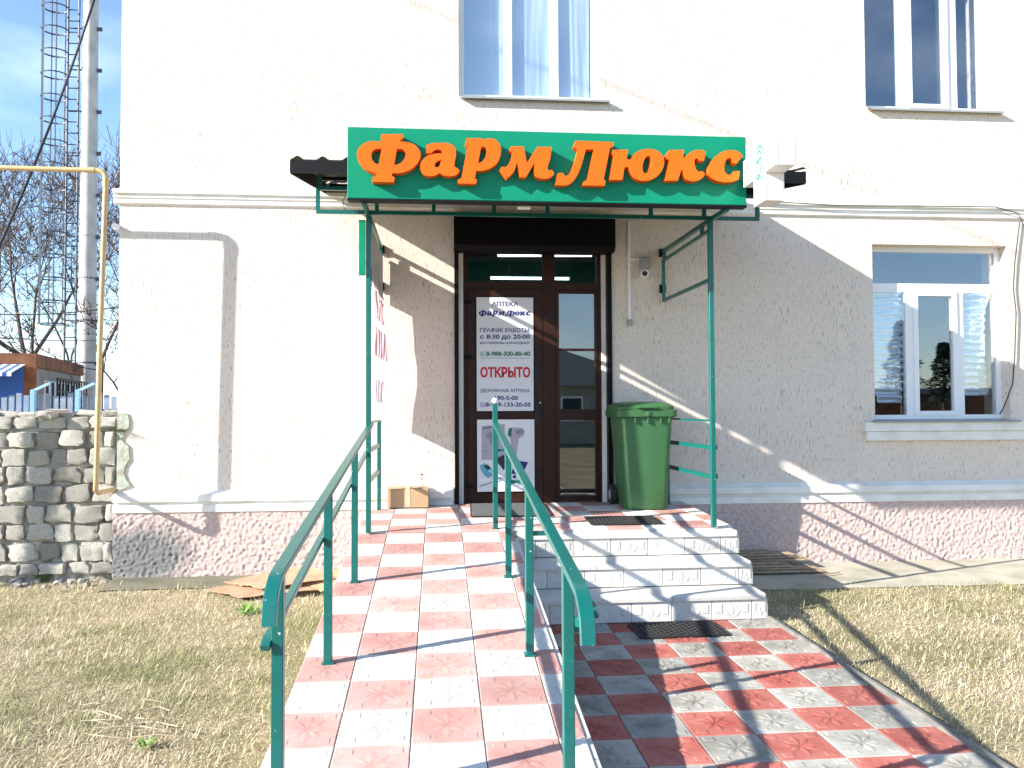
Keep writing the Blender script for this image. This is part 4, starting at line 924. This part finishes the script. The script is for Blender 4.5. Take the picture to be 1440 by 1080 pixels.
# ================================================================== gas pipe
gp = thing('gas_pipe', 'pale yellow gas pipe rising before the stone wall and crossing left', 'pipe', (-3.1, -.37, .8)); YG = -.37
a, b_, c_ = at(-560, 226, YG), at(140, 241, YG), at(147, 252, YG)
ptz = [at(-560, 219, YG), at(0, 236, YG), at(136, 239.5, YG), at(143, 241, YG), at(148, 245, YG), at(149, 253, YG), at(141, 470, YG), at(135, 680, YG), at(134.5, 689, YG+.01), at(138, 693, YG+.05), at(164, 688, .06)]
smooth_angle(MB().tube(ptz, .023, 14).build('pipe_run', MT['pipe'], gp), 60)
MB().tube([at(149, 250, YG), at(148.7, 262, YG)], .027, 14).build('collar', MT['pipe'], gp); MB().tube([at(124, 239.2, YG), at(134, 239.5, YG)], .027, 14).build('collar', MT['pipe'], gp)

# ================================================================== rough stone wall
sw = thing('stone_wall', 'old rough stone wall adjoining the left corner of the building', 'wall', (-4.2, .1, 0))
core = MB(); nx, nz = 110, 56; x0, x1, zt = -5.9, -3.075, 1.50; vs = []
for j in range(nz+1):
    for i in range(nx+1):
        x = x0+(x1-x0)*i/nx; z = -.06+(zt+.06)*j/nz; vs.append((x, .018+.034*noise.noise(Vector((x*8, z*8, 0)))+.015*noise.noise(Vector((x*25, z*25, 0))), z))
core.add(vs, [(j*(nx+1)+i, j*(nx+1)+i+1, (j+1)*(nx+1)+i+1, (j+1)*(nx+1)+i) for j in range(nz) for i in range(nx)])
core.box((x0, .1, -.06), (x1, .42, zt)); core.build('mortar_core', MT['mortar'], sw, smooth=True)
def stone_mesh(seed):
    bm = bmesh.new(); bmesh.ops.create_cube(bm, size=2); bmesh.ops.subdivide_edges(bm, edges=list(bm.edges), cuts=4, use_grid_fill=True)
    for v in bm.verts:
        c = v.co.copy(); m = max(abs(c.x), abs(c.y), abs(c.z)); k = (sum(abs(q)**9 for q in c))**(1/9)
        c = c/k; n_ = noise.noise(c*1.3+Vector((seed*9.1, 0, 0))); n2 = noise.noise(c*3.4+Vector((0, seed*5.3, 0)))
        v.co = c*(1+.17*n_+.09*n2)+Vector((.10*noise.noise(c*1.1+Vector((3, seed, 0))), 0, .10*noise.noise(c*1.1+Vector((9, 0, seed)))))
    me = bpy.data.meshes.new('stone'); bm.to_mesh(me); bm.free(); me.materials.append(MT['stone'])
    me.polygons.foreach_set('use_smooth', [True]*len(me.polygons))
    try: me.set_sharp_from_angle(angle=math.radians(32))
    except Exception: pass
    return me
SM = [stone_mesh(i) for i in range(12)]
z = .03; r = 0
hts = [.12, .185, .175, .18, .18, .175, .17, .165, .12]
for h in hts:
    x = x1-.02-(.09 if r % 2 else 0)
    first = True
    while x > x0:
        w = random.uniform(.14, .26)*(1.1 if r == 0 else 1)
        if first and r % 2: w = .085+.0
        if first and r % 2: xc = x1-.03-w/2; x = x1-.03-w
        else: xc = x-w/2; x -= w
        first = False; x -= random.uniform(.008, .02)
        s = link('stone', random.choice(SM), sw, (xc, .055+random.uniform(-.012, .015), z+h/2+random.uniform(-.008, .008)))
        s.scale = (w/2*.98, random.uniform(.07, .095), h/2*random.uniform(.80, .97)); s.rotation_euler = (random.uniform(-.1, .1), random.uniform(-.09, .09), random.uniform(-.12, .12))
    z += h; r += 1
x = x1-.03
while x > x0:
    w = random.uniform(.14, .30)
    s = link('stone', random.choice(SM), sw, (x-w/2, random.uniform(.04, .16), 1.525+random.uniform(-.015, .012))); s.scale = (w/2*.95, random.uniform(.1, .17), random.uniform(.028, .04)); s.rotation_euler = (random.uniform(-.15, .1), random.uniform(-.09, .09), random.uniform(-.3, .3)); x -= w*.86
for k in range(26):
    q = atz(random.uniform(5, 175), random.uniform(806, 828), GZ); sc_k = random.uniform(.012, .035)
    s = link('rubble_stone', random.choice(SM), None, (q.x, min(q.y, -.06), GZ+sc_k*.4)); s.scale = (sc_k*1.3, sc_k, sc_k*.7); s.rotation_euler = (random.uniform(-.5, .5), random.uniform(-.5, .5), random.uniform(0, 3)); tag(s, 'small loose stone at the foot of the rough stone wall', 'stone', 'loose stones at the foot of the wall')
def tuft(m, c, n, L, spread, w=.006, up=1.):
    for i in range(n):
        a = random.uniform(0, 2*math.pi); d = Vector((math.cos(a)*spread, math.sin(a)*spread, up*random.uniform(.5, 1))).normalized(); l_ = L*random.uniform(.5, 1); s_ = Vector((-d.y, d.x, 0)).normalized()*w
        p = Vector(c)+Vector((random.gauss(0, 1), random.gauss(0, 1), 0))*L*.22; q = p+d*l_*.6; e = p+d*l_+Vector((d.x, d.y, -.5))*l_*.2
        m.add([p-s_*.6, p+s_*.6, q+s_, q-s_, e], [(0, 1, 2, 3), (3, 2, 4)])
m = MB(); c = at(172, 600, -.03); tuft(m, c+Vector((-.03, .04, -.05)), 110, .11, 1.2, .004, .7); o = m.build('moss_tuft', MT['moss']); tag(o, 'tuft of green moss growing in the corner of wall and building', 'moss')
for k, (px, py, n_, lab) in enumerate(((352, 862, 26, 'green weed rosette in the dry grass below the cardboard'), (155, 800, 14, 'small green weed at the foot of the stone wall'), (205, 1048, 12, 'small green weed in the dead twigs at lower left'))):
    c = atz(px, py, GZ+.01); m = MB(); tuft(m, c, n_, .16 if k == 0 else .09, 1.1, .012 if k == 0 else .008, .8); o = m.build('weed_plant', MT['leaf']); tag(o, lab, 'weed', 'green weeds')

# ================================================================== cardboard sheets (left) and lath pile (right)
def flat(name, label, pts, m, bend=.03, th=.005, group=None, cat='cardboard'):
    p0, p1, p2, p3 = [Vector(p) for p in pts]
    def fn(u, v):
        q = (p0*(1-u)+p1*u)*(1-v)+(p3*(1-u)+p2*u)*v
        return (q.x, q.y, q.z+bend*math.sin(u*math.pi*.9)*v+.012*noise.noise(Vector((u*4, v*4, pts[0][0])))+.004*math.sin(u*40))
    s_ = sheet(fn, 20, 8); n_ = len(s_.v); s_.v += [(a, b, c-th) for a, b, c in s_.v]; s_.f += [tuple(i+n_ for i in f)[::-1] for f in s_.f]
    nu, nv = 20, 8
    ring_ = [i for i in range(nu+1)]+[j*(nu+1)+nu for j in range(1, nv+1)]+[nv*(nu+1)+i for i in range(nu-1, -1, -1)]+[j*(nu+1) for j in range(nv-1, 0, -1)]
    s_.f += [(a, a+n_, b+n_, b) for a, b in zip(ring_, ring_[1:]+ring_[:1])]
    o = s_.build(name, m); tag(o, label, cat, group); return o
G = 'cardboard sheets left of the ramp'
flat('cardboard_sheet', 'lowest flat cardboard sheet lying on the grass left of the ramp', [(-2.12, -.62, .0), (-1.70, -.98, .0), (-1.02, -.84, .02), (-1.50, -.34, .03)], MT['card_dark'], .015, group=G)
flat('cardboard_sheet', 'uppermost bent cardboard sheet propped towards the plinth left of the ramp', [(-1.98, -.48, .03), (-1.55, -.86, .045), (-.98, -.72, .075), (-1.42, -.22, .10)], MT['card_dark'], .05, group=G)
flat('cardboard_sheet', 'narrow tan cardboard strip beside the ramp behind the left railing', [(-1.30, -.60, .05), (-1.05, -.92, .02), (-.78, -.78, .07), (-.98, -.42, .11)], MT['card'], .02, group=G)
Gl = 'thin wooden laths piled right of the steps'
names = ['bottom', 'second lowest', 'third lowest', 'fourth', 'fifth', 'sixth', 'seventh', 'top']
for k in range(8):
    z = .006+.017*k; yy = -.50+.055*k; xe = [3.56, 3.48, 3.28, 3.25, 3.52, 3.45, 3.40, 3.20][k]
    o = MB().box((2.37+.03*(k % 3), yy-.05+.012*math.sin(k*2.1), z), (xe, yy+.20-.02*(k % 2), z+.013), .002).build('wooden_lath', MT['wood']); tag(o, f'{names[k]} weathered lath of the pile by the steps and plinth', 'lath', Gl)
    o.location = (0, 0, 0)
o = MB().bar((3.30, -.72, .014), (3.66, -.60, .012), .02, .008).build('wooden_stick', MT['wood']); tag(o, 'short dark stick lying on the concrete before the lath pile', 'stick')

# ================================================================== grass
def in_zone(x, y):
    a = (x > PX0-.0) & (x < 2.385) & (y > -9.3)
    ap = (y > -1.05+.08*np.sin(x*3.1)+.05*np.sin(x*11)) & (x > 2.3)
    al = (y > -.45+.06*np.sin(x*5)+.05*np.sin(x*13)) & (x < PX0) & (x > -2.98+.1*np.sin(y*17))
    return a | ap | al | (y > -.04)
def vnoise(x, y, f, rng):
    g = rng.random((64, 64)); X = x*f+100; Y = y*f+100; xi = np.floor(X).astype(int); yi = np.floor(Y).astype(int); u = X-xi; v = Y-yi; u = u*u*(3-2*u); v = v*v*(3-2*v)
    q = lambda a, b: g[a % 64, b % 64]
    return (q(xi, yi)*(1-u)+q(xi+1, yi)*u)*(1-v)+(q(xi, yi+1)*(1-u)+q(xi+1, yi+1)*u)*v
def make_grass(x0, x1, y0, y1, n, name, label, seed, hk):
    rng = np.random.default_rng(seed)
    x = rng.uniform(x0, x1, n); y = rng.uniform(y0, y1, n)
    cl = 2*(.6*vnoise(x, y, 7.3, rng)+.4*vnoise(x, y, 15, rng))-1
    cl2 = 2*(.55*vnoise(x, y, 1.7, rng)+.3*vnoise(x, y, 3.9, rng)+.15*vnoise(x, y, 9, rng))-1
    keep = ~in_zone(x, y) & (rng.uniform(0, 1, n) < .60+.6*cl-.25*np.clip(-cl2, 0, 1))
    x, y, cl, cl2 = x[keep], y[keep], cl[keep], cl2[keep]; n = len(x)
    a = rng.uniform(0, 2*np.pi, n); L = rng.gamma(2.2, .0145, n)*hk*(1+.35*cl2); L = np.clip(L, .012, .13)
    lean = rng.uniform(.4, 1.75, n); w = rng.uniform(.0008, .0022, n)*np.where(rng.random(n) < .06, 2.2, 1)
    green = np.clip(rng.normal(.16, .2, n)+.85*cl2+.2*cl, 0, 1)
    dx, dy = np.cos(a), np.sin(a); up = np.cos(lean); out = np.sin(lean)
    z0 = GZ-.004
    P = np.stack([x, y, np.full(n, z0)], 1); D = np.stack([dx*out, dy*out, up], 1); S = np.stack([-dy, dx, np.zeros(n)], 1)*w[:, None]
    Md = P+D*(L*.55)[:, None]; E = P+D*L[:, None]; E[:, 2] -= L*.22*out; E[:, 2] = np.maximum(E[:, 2], z0+.004)
    V = np.stack([P-S, P+S, Md+S*.8, Md-S*.8, E], 1).reshape(-1, 3)
    b = np.arange(n)*5
    quads = np.stack([b, b+1, b+2, b+3], 1); tris = np.stack([b+3, b+2, b+4], 1)
    loops = np.concatenate([np.concatenate([quads, tris], 1)]).reshape(-1)
    me = bpy.data.meshes.new(name); me.vertices.add(len(V)); me.vertices.foreach_set('co', V.astype(np.float32).ravel())
    me.loops.add(len(loops)); me.loops.foreach_set('vertex_index', loops.astype(np.int32))
    ls = np.stack([np.arange(n)*7, np.arange(n)*7+4], 1).reshape(-1); lt_ = np.tile([4, 3], n)
    me.polygons.add(2*n); me.polygons.foreach_set('loop_start', ls.astype(np.int32)); me.polygons.foreach_set('loop_total', lt_.astype(np.int32))
    me.update(calc_edges=True)
    c1 = np.array([.88, .79, .57]); c2 = np.array([.30, .34, .13]); c3 = np.array([.60, .47, .32])
    t = rng.uniform(0, 1, n)[:, None]; st = c1*t+c3*(1-t); c = st*(1-green[:, None])+c2*green[:, None]; c *= rng.uniform(.55, 1.2, n)[:, None]
    C = np.repeat(np.concatenate([c, np.ones((n, 1))], 1), 5, 0)
    at_ = me.color_attributes.new('Col', 'FLOAT_COLOR', 'POINT'); at_.data.foreach_set('color', C.astype(np.float32).ravel())
    me.materials.append(MT['grass']); o = link(name, me); tag(o, label, 'grass', kind='stuff')
make_grass(-4.6, -.7, -5.4, 0, 430000, 'grass', 'dry straw coloured grass left of the ramp', 3, 1.0)
make_grass(2.3, 7.0, -5.8, -.6, 430000, 'grass', 'dry yellow green grass right of the tiled path', 4, .9)
# dead twigs lying in the grass at lower left
for k in range(16):
    c = atz(random.uniform(120, 240), random.uniform(985, 1045), .0); a = random.uniform(-.5, .6)+(math.pi if k % 2 else 0); L = random.uniform(.12, .32)
    d = Vector((math.cos(a), math.sin(a), random.uniform(-.02, .08))); s_ = Vector((-d.y, d.x, 0))*random.uniform(-.03, .03)
    p = c+Vector((0, 0, .012+.002*k)); m = MB(); m.tube([p-d*L/2, p+s_+Vector((0, 0, .01)), p+d*L/2], [.003, .0026, .0012], 5)
    o = m.build('dead_twig', MT['straw']); tag(o, 'thin dead twig lying in the dry grass patch at lower left', 'twig', 'dead twigs at lower left')

# ================================================================== background at left: fence, kiosk, mast, trees, wires
fn_ = thing('metal_fence', 'blue grey metal picket fence behind the stone wall', 'fence', (-8, 6, 0)); YF = 6.
for i in range(70):
    x = -12.6+i*.115; hgt = 1.82+.03*math.sin(i*1.7)
    m = MB().box((x, YF, .0), (x+.085, YF+.02, hgt), .004); m.build('picket', MT['bluefence'], fn_)
for zz in (.5, 1.55): MB().box((-12.6, YF+.022, zz), (-4.5, YF+.05, zz+.04)).build('rail', MT['bluefence'], fn_)
for px in (47, 110, -40):
    p = at(px, 548, YF-.06); MB().box((p.x-.035, YF-.1, 0), (p.x+.035, YF-.03, p.z), .004).build('post', MT['bluepost'], fn_); MB().bar((p.x, YF-.06, p.z-.02), (p.x+.28, YF-.12, p.z+.10), .04).build('post_arm', MT['bluepost'], fn_)
    pass
# kiosk
A = at(51, 497, 12.); KZ = A.z; Bp = atz(124, 515, KZ); dirS = (Bp-A); dirS.z = 0; LS = 5.2; dirS.normalize(); dirF = Vector((dirS.y, -dirS.x, 0))*-1
if dirF.x > 0: dirF = -dirF
ki = thing('kiosk', 'rust stained market kiosk behind the fence at left', 'kiosk', (A.x, A.y, 0))
def kp_(s_, t_, z): p = A+dirS*s_+dirF*t_; return (p.x, p.y, z)
def quadbox(s0, s1, t0, t1, z0, z1):
    m = MB(); vs = [kp_(s, t, z) for z in (z0, z1) for s, t in ((s0, t0), (s1, t0), (s1, t1), (s0, t1))]
    m.add(vs, [(0, 1, 2, 3), (7, 6, 5, 4), (0, 4, 5, 1), (1, 5, 6, 2), (2, 6, 7, 3), (3, 7, 4, 0)]); return m
quadbox(.06, LS-.06, .06, 6, 0, KZ-.32).build('wall', MT['kioskwall'], ki)
quadbox(0, LS, 0, 6.06, KZ-.318, KZ).build('roof_band', MT['rust'], ki)
quadbox(.0, .059, .0, 6, 0, KZ-.319).build('front_wall', MT['rust'], ki)
wn_ = quadbox(1.0, 4.4, .035, .058, KZ-1.45, KZ-.6).build('window', MT['whitecloth'], ki)
for k in range(6): quadbox(1.05+k*.55, 1.30+k*.55, .025, .034, KZ-1.42, KZ-.63).build('pane', MT['roomdark'], wn_)
for k in range(12): quadbox(.95+k*.31, .98+k*.31, -.25, -.22, KZ-1.5, KZ-.55).build('bar', MT['shutter'], wn_)
for zz in (KZ-1.5, KZ-1.18, KZ-.87, KZ-.55): quadbox(.93, 4.42, -.255, -.225, zz-.02, zz+.02).build('bar', MT['shutter'], wn_)
quadbox(.9, 4.45, -.28, .05, KZ-1.62, KZ-1.53).build('ledge', MT['rust'], ki)
quadbox(-.02, -.001, .25, 5.5, .4, KZ-.3).build('shop_front', MT['bluecloth'], ki)
for k in range(60):
    t0 = .22+k*.09; m = MB(); a_, b2 = kp_(-.02, t0, KZ-.26), kp_(-.02, t0+.0895, KZ-.26); c2, d2 = kp_(-1.1, t0+.0895, KZ-.50), kp_(-1.1, t0, KZ-.50)
    e2, f2 = kp_(-1.1, t0+.0895, KZ-.58), kp_(-1.1, t0, KZ-.58); m.add([a_, b2, c2, d2, e2, f2], [(0, 1, 2, 3), (3, 2, 4, 5)]); m.build('awning_strip', MT['bluecloth' if k % 2 else 'whitecloth'], ki)
# mast with caged ladder
YM = 18.; mb = at(122, 510, YM); MX = mb.x; ms = thing('mast', 'tall pale concrete mast with a caged steel ladder', 'mast', (MX, YM, 0))
smooth_angle(MB().tube([(MX, YM, 0), (MX, YM, 9), (MX+.02, YM, 19)], [.27, .238, .185], 20).build('shaft', MT['concrete_mast'], ms), 40)
lx = MX-.62
for z_ in np.arange(3.0, 17, 1.3):
    MB().tube([(MX, YM, z_), (MX, YM, z_+.05)], .28-.005*z_, 16).build('band', MT['galv'], ms); MB().box((MX+.2, YM-.05, z_-.05), (MX+.36, YM+.0, z_+.06)).build('clamp', MT['galv'], ms)
    MB().bar((lx, YM, z_+.02), (MX-.2, YM, z_+.02), .035).build('standoff', MT['galv'], ms)
for dx in (0, .34): MB().tube([(lx+dx*.95, YM-.1, 2.2), (lx+dx*.95, YM-.1, 19)], .034, 6).build('ladder_rail', MT['galv'], ms)
for z_ in np.arange(2.4, 17, .35): MB().tube([(lx, YM-.1, z_), (lx+.32, YM-.1, z_)], .018, 5).build('rung', MT['galv'], ms)
for z_ in np.arange(4.2, 17, .70):
    m = MB(); m.tube([(lx+.0-.38+.38*math.cos(q), YM-.1-.34*math.sin(q)+.0, z_) for q in np.linspace(-math.pi*.92, math.pi*.92, 15)], .026, 4); m.build('cage_hoop', MT['galv'], ms)
for q in (-2.2, -1.1, 1.1, 2.2, 3.14): x_ = lx-.38+.38*math.cos(q); MB().tube([(x_, YM-.1-.34*math.sin(q), 4.2), (x_, YM-.1-.34*math.sin(q), 17)], .02, 4).build('cage_strap', MT['galv'], ms)
# trees
def bare_tree(label, px, Y, height, seed, tr, leaf=0, spread=.55):
    rng = random.Random(seed); p = at(px, 560, Y); base = Vector((p.x, Y, -.05)); tk = MB(); cr_ = MB(); lv = []
    def grow(p, d, L, r, lev):
        n = 3; pts = [p]; q = p.copy(); dd = d.copy()
        for i in range(n):
            dd = (dd+Vector((rng.gauss(0, .10), rng.gauss(0, .10), rng.gauss(.03, .06)))).normalized(); q = q+dd*(L/n); pts.append(q.copy())
        re = r*(.66 if lev < 5 else .4)
        (tk if lev < 3 else cr_).tube(pts, [r+(re-r)*i/n for i in range(n+1)], 7 if lev < 2 else (5 if lev < 3 else 3), cap=False)
        if lev >= 6 or L < .12:
            if leaf and rng.random() < leaf: lv.append(q.copy())
            return
        k = 2 if lev < 1 else rng.choice((2, 3, 3))
        for i in range(k):
            a = rng.uniform(0, 2*math.pi); s_ = spread*rng.uniform(.5, 1.3); ax = dd.orthogonal().normalized(); ax.rotate(Matrix.Rotation(a, 3, dd)); nd = (dd*math.cos(s_)+ax*math.sin(s_)+Vector((0, 0, .10))).normalized()
            grow(q, nd, L*rng.uniform(.66, .86), max(re*rng.uniform(.6, .85), .015), lev+1)
        if lev >= 1:
            for i in range(2):
                t = rng.uniform(.3, .9); c = pts[1+int(t*2)]; a = rng.uniform(0, 2*math.pi); ax = dd.orthogonal().normalized(); ax.rotate(Matrix.Rotation(a, 3, dd)); nd = (dd*.5+ax*.85).normalized(); grow(c, nd, L*.5, max(re*.42, .013), max(lev+2, 4))
    grow(base, Vector((rng.uniform(-.05, .05), 0, 1)).normalized(), height*.27, tr, 0)
    t = thing('bare_tree', label, 'tree', base, 'leafless trees behind the kiosk')
    tk.build('trunk', MT['bark'], t, smooth=True); cr_.build('crown', MT['twig'], t)
    if lv:
        m = MB()
        for c in lv:
            a = Vector((rng.gauss(0, 1), rng.gauss(0, 1), rng.gauss(0, 1))).normalized()*.06; b = a.orthogonal().normalized()*.04; m.add([c-b, c+a-b*.2, c+a*1.6, c+a+b], [(0, 1, 2, 3)])
        m.build('dry_leaves', MT['deadleaf'], t)
bare_tree('leafless tree forking at the left edge above the kiosk', 18, 22, 12.5, 11, .16, .1)
bare_tree('leafless tree with upright trunk left of the concrete mast', 60, 24, 13.5, 5, .17, .12)
bare_tree('leafless tree showing between the mast and the building corner', 158, 25, 13.0, 23, .14, .1)
bare_tree('leafless tree farther behind the mast ladder', 96, 34, 13.5, 31, .14, .08)
bare_tree('bushy brown leafless tree low behind the gas pipe', 184, 17, 6.5, 47, .08, .15, .7)
bare_tree('tall brown leafless tree behind the mast, right of its shaft', 140, 30, 14.5, 83, .16, .15)
bare_tree('leafless tree rising just left of the mast ladder', 40, 31, 15, 19, .17, .15)
bare_tree('thin leafless tree at the far left edge', -20, 28, 14, 71, .16, .1)
def sag(a, b, s_, n=16): return [a.lerp(b, i/n)+Vector((0, 0, -s_*4*(i/n)*(1-i/n))) for i in range(n+1)]
cable('thick black cable sloping from the mast down to the left', sag(at(134, -5, YM-.3), at(-60, 470, 9), .5), .035)
cable('thin black wire crossing in front of the trees behind the mast', sag(at(-40, 440, 15), at(168, 431, 15), .12), .016)
cable('lower thin wire crossing behind the fence at left', sag(at(-40, 470, 17), at(170, 476, 17), .12), .013)
# overhead service wire whose shadow crosses the facade above the sign, its unseen span offset from that shadow towards the sun
S1, S2 = at(560, -5), at(1440, 360)
k_ = 9.0
sv = cable('overhead service wire passing above the left of the view', [S1-SUN*k_+(S1-S2)*.25, S1-SUN*k_, S2-SUN*k_, S2-SUN*k_+(S2-S1)*.1], .013)
# post outside the left edge whose shadow falls on the stone wall
s_ = at(72, 700, -.0); base = s_-SUN*(1.5/SUN.y); tp = at(72, 578, 0)-SUN*(1.5/SUN.y)
pt = thing('lamp_post', 'grey steel post beyond the left edge, its shadow on the stone wall', 'post', (base.x, base.y, 0)); MB().tube([(base.x, base.y, -.05), (base.x, base.y, tp.z)], .06, 14).build('pole', MT['galv'], pt); MB().sphere((base.x, base.y, tp.z+.03), .085).build('cap', MT['galv'], pt, smooth=True)

# ================================================================== across the street (seen only in the window reflections)
rng = random.Random(4)
def pine(label, x, y, h):
    t = thing('pine_tree', label, 'tree', (x, y, 0), 'pines across the street'); MB().tube([(x, y, -.1), (x, y, h*.5), (x, y, h*.97)], [.22, .15, .03], 8).build('trunk', MT['bark'], t); m = MB()
    for i in range(3400):
        f_ = rng.random()**.8; z_ = h*(.22+.78*f_); R = (h*.20)*(1-f_)**.7*rng.random()**.5+.1; R *= 1+.25*math.sin(z_*4); a = rng.uniform(0, 2*math.pi); c = Vector((x+R*math.cos(a), y+R*math.sin(a), z_)); d = Vector((math.cos(a), math.sin(a), rng.uniform(-.4, .3)))*.3; s_ = Vector((-d.y, d.x, rng.uniform(-.1, .1)))*.5
        m.add([c-s_, c+s_, c+d], [(0, 1, 2)])
    m.build('crown', MT['needle'], t)
pine('tall dark pine reflected in the middle pane of the lower window', 37.6, -55, 8.6)
pine('second pine reflected beside it in the lower window', 42.5, -57, 7.0)
hs = thing('house', 'low grey roofed house across the street reflected in the door glass', 'house', (5.2, -27, 0))
MB().box((-2, -31, 0), (9.5, -27, 2.6)).build('wall', MT['concrete'], hs)
r = MB(); r.add([(-2.4, -26.6, 2.55), (9.9, -26.6, 2.55), (9.9, -31.4, 2.55), (-2.4, -31.4, 2.55), (3.75, -26.6, 4.6), (3.75, -31.4, 4.6)], [(0, 1, 4), (2, 3, 5), (1, 2, 5, 4), (3, 0, 4, 5), (3, 2, 1, 0)]); r.build('roof', MT['grey_metal'], hs)
for xx in (-.5, 2.2, 5.2, 7.6): w = MB().box((xx, -26.99, 1.0), (xx+1.0, -26.95, 2.1)).build('window', MT['upvc'], hs); MB().box((xx+.1, -26.94, 1.1), (xx+.9, -26.93, 2.0)).build('pane', MT['roomdark'], w)

lb = thing('added_long_building', 'long low dark building added across the street to darken the lower window reflection', 'building', (40, -60, 0))  # unseen block, added so the lower half of the window reflection turns dark
MB().box((26, -64, 0), (60, -60, 2.7)).build('wall', MT['rust'], lb); MB().box((25.6, -64.4, 2.71), (60.4, -59.6, 3.2)).build('roof', MT['grey_metal'], lb)
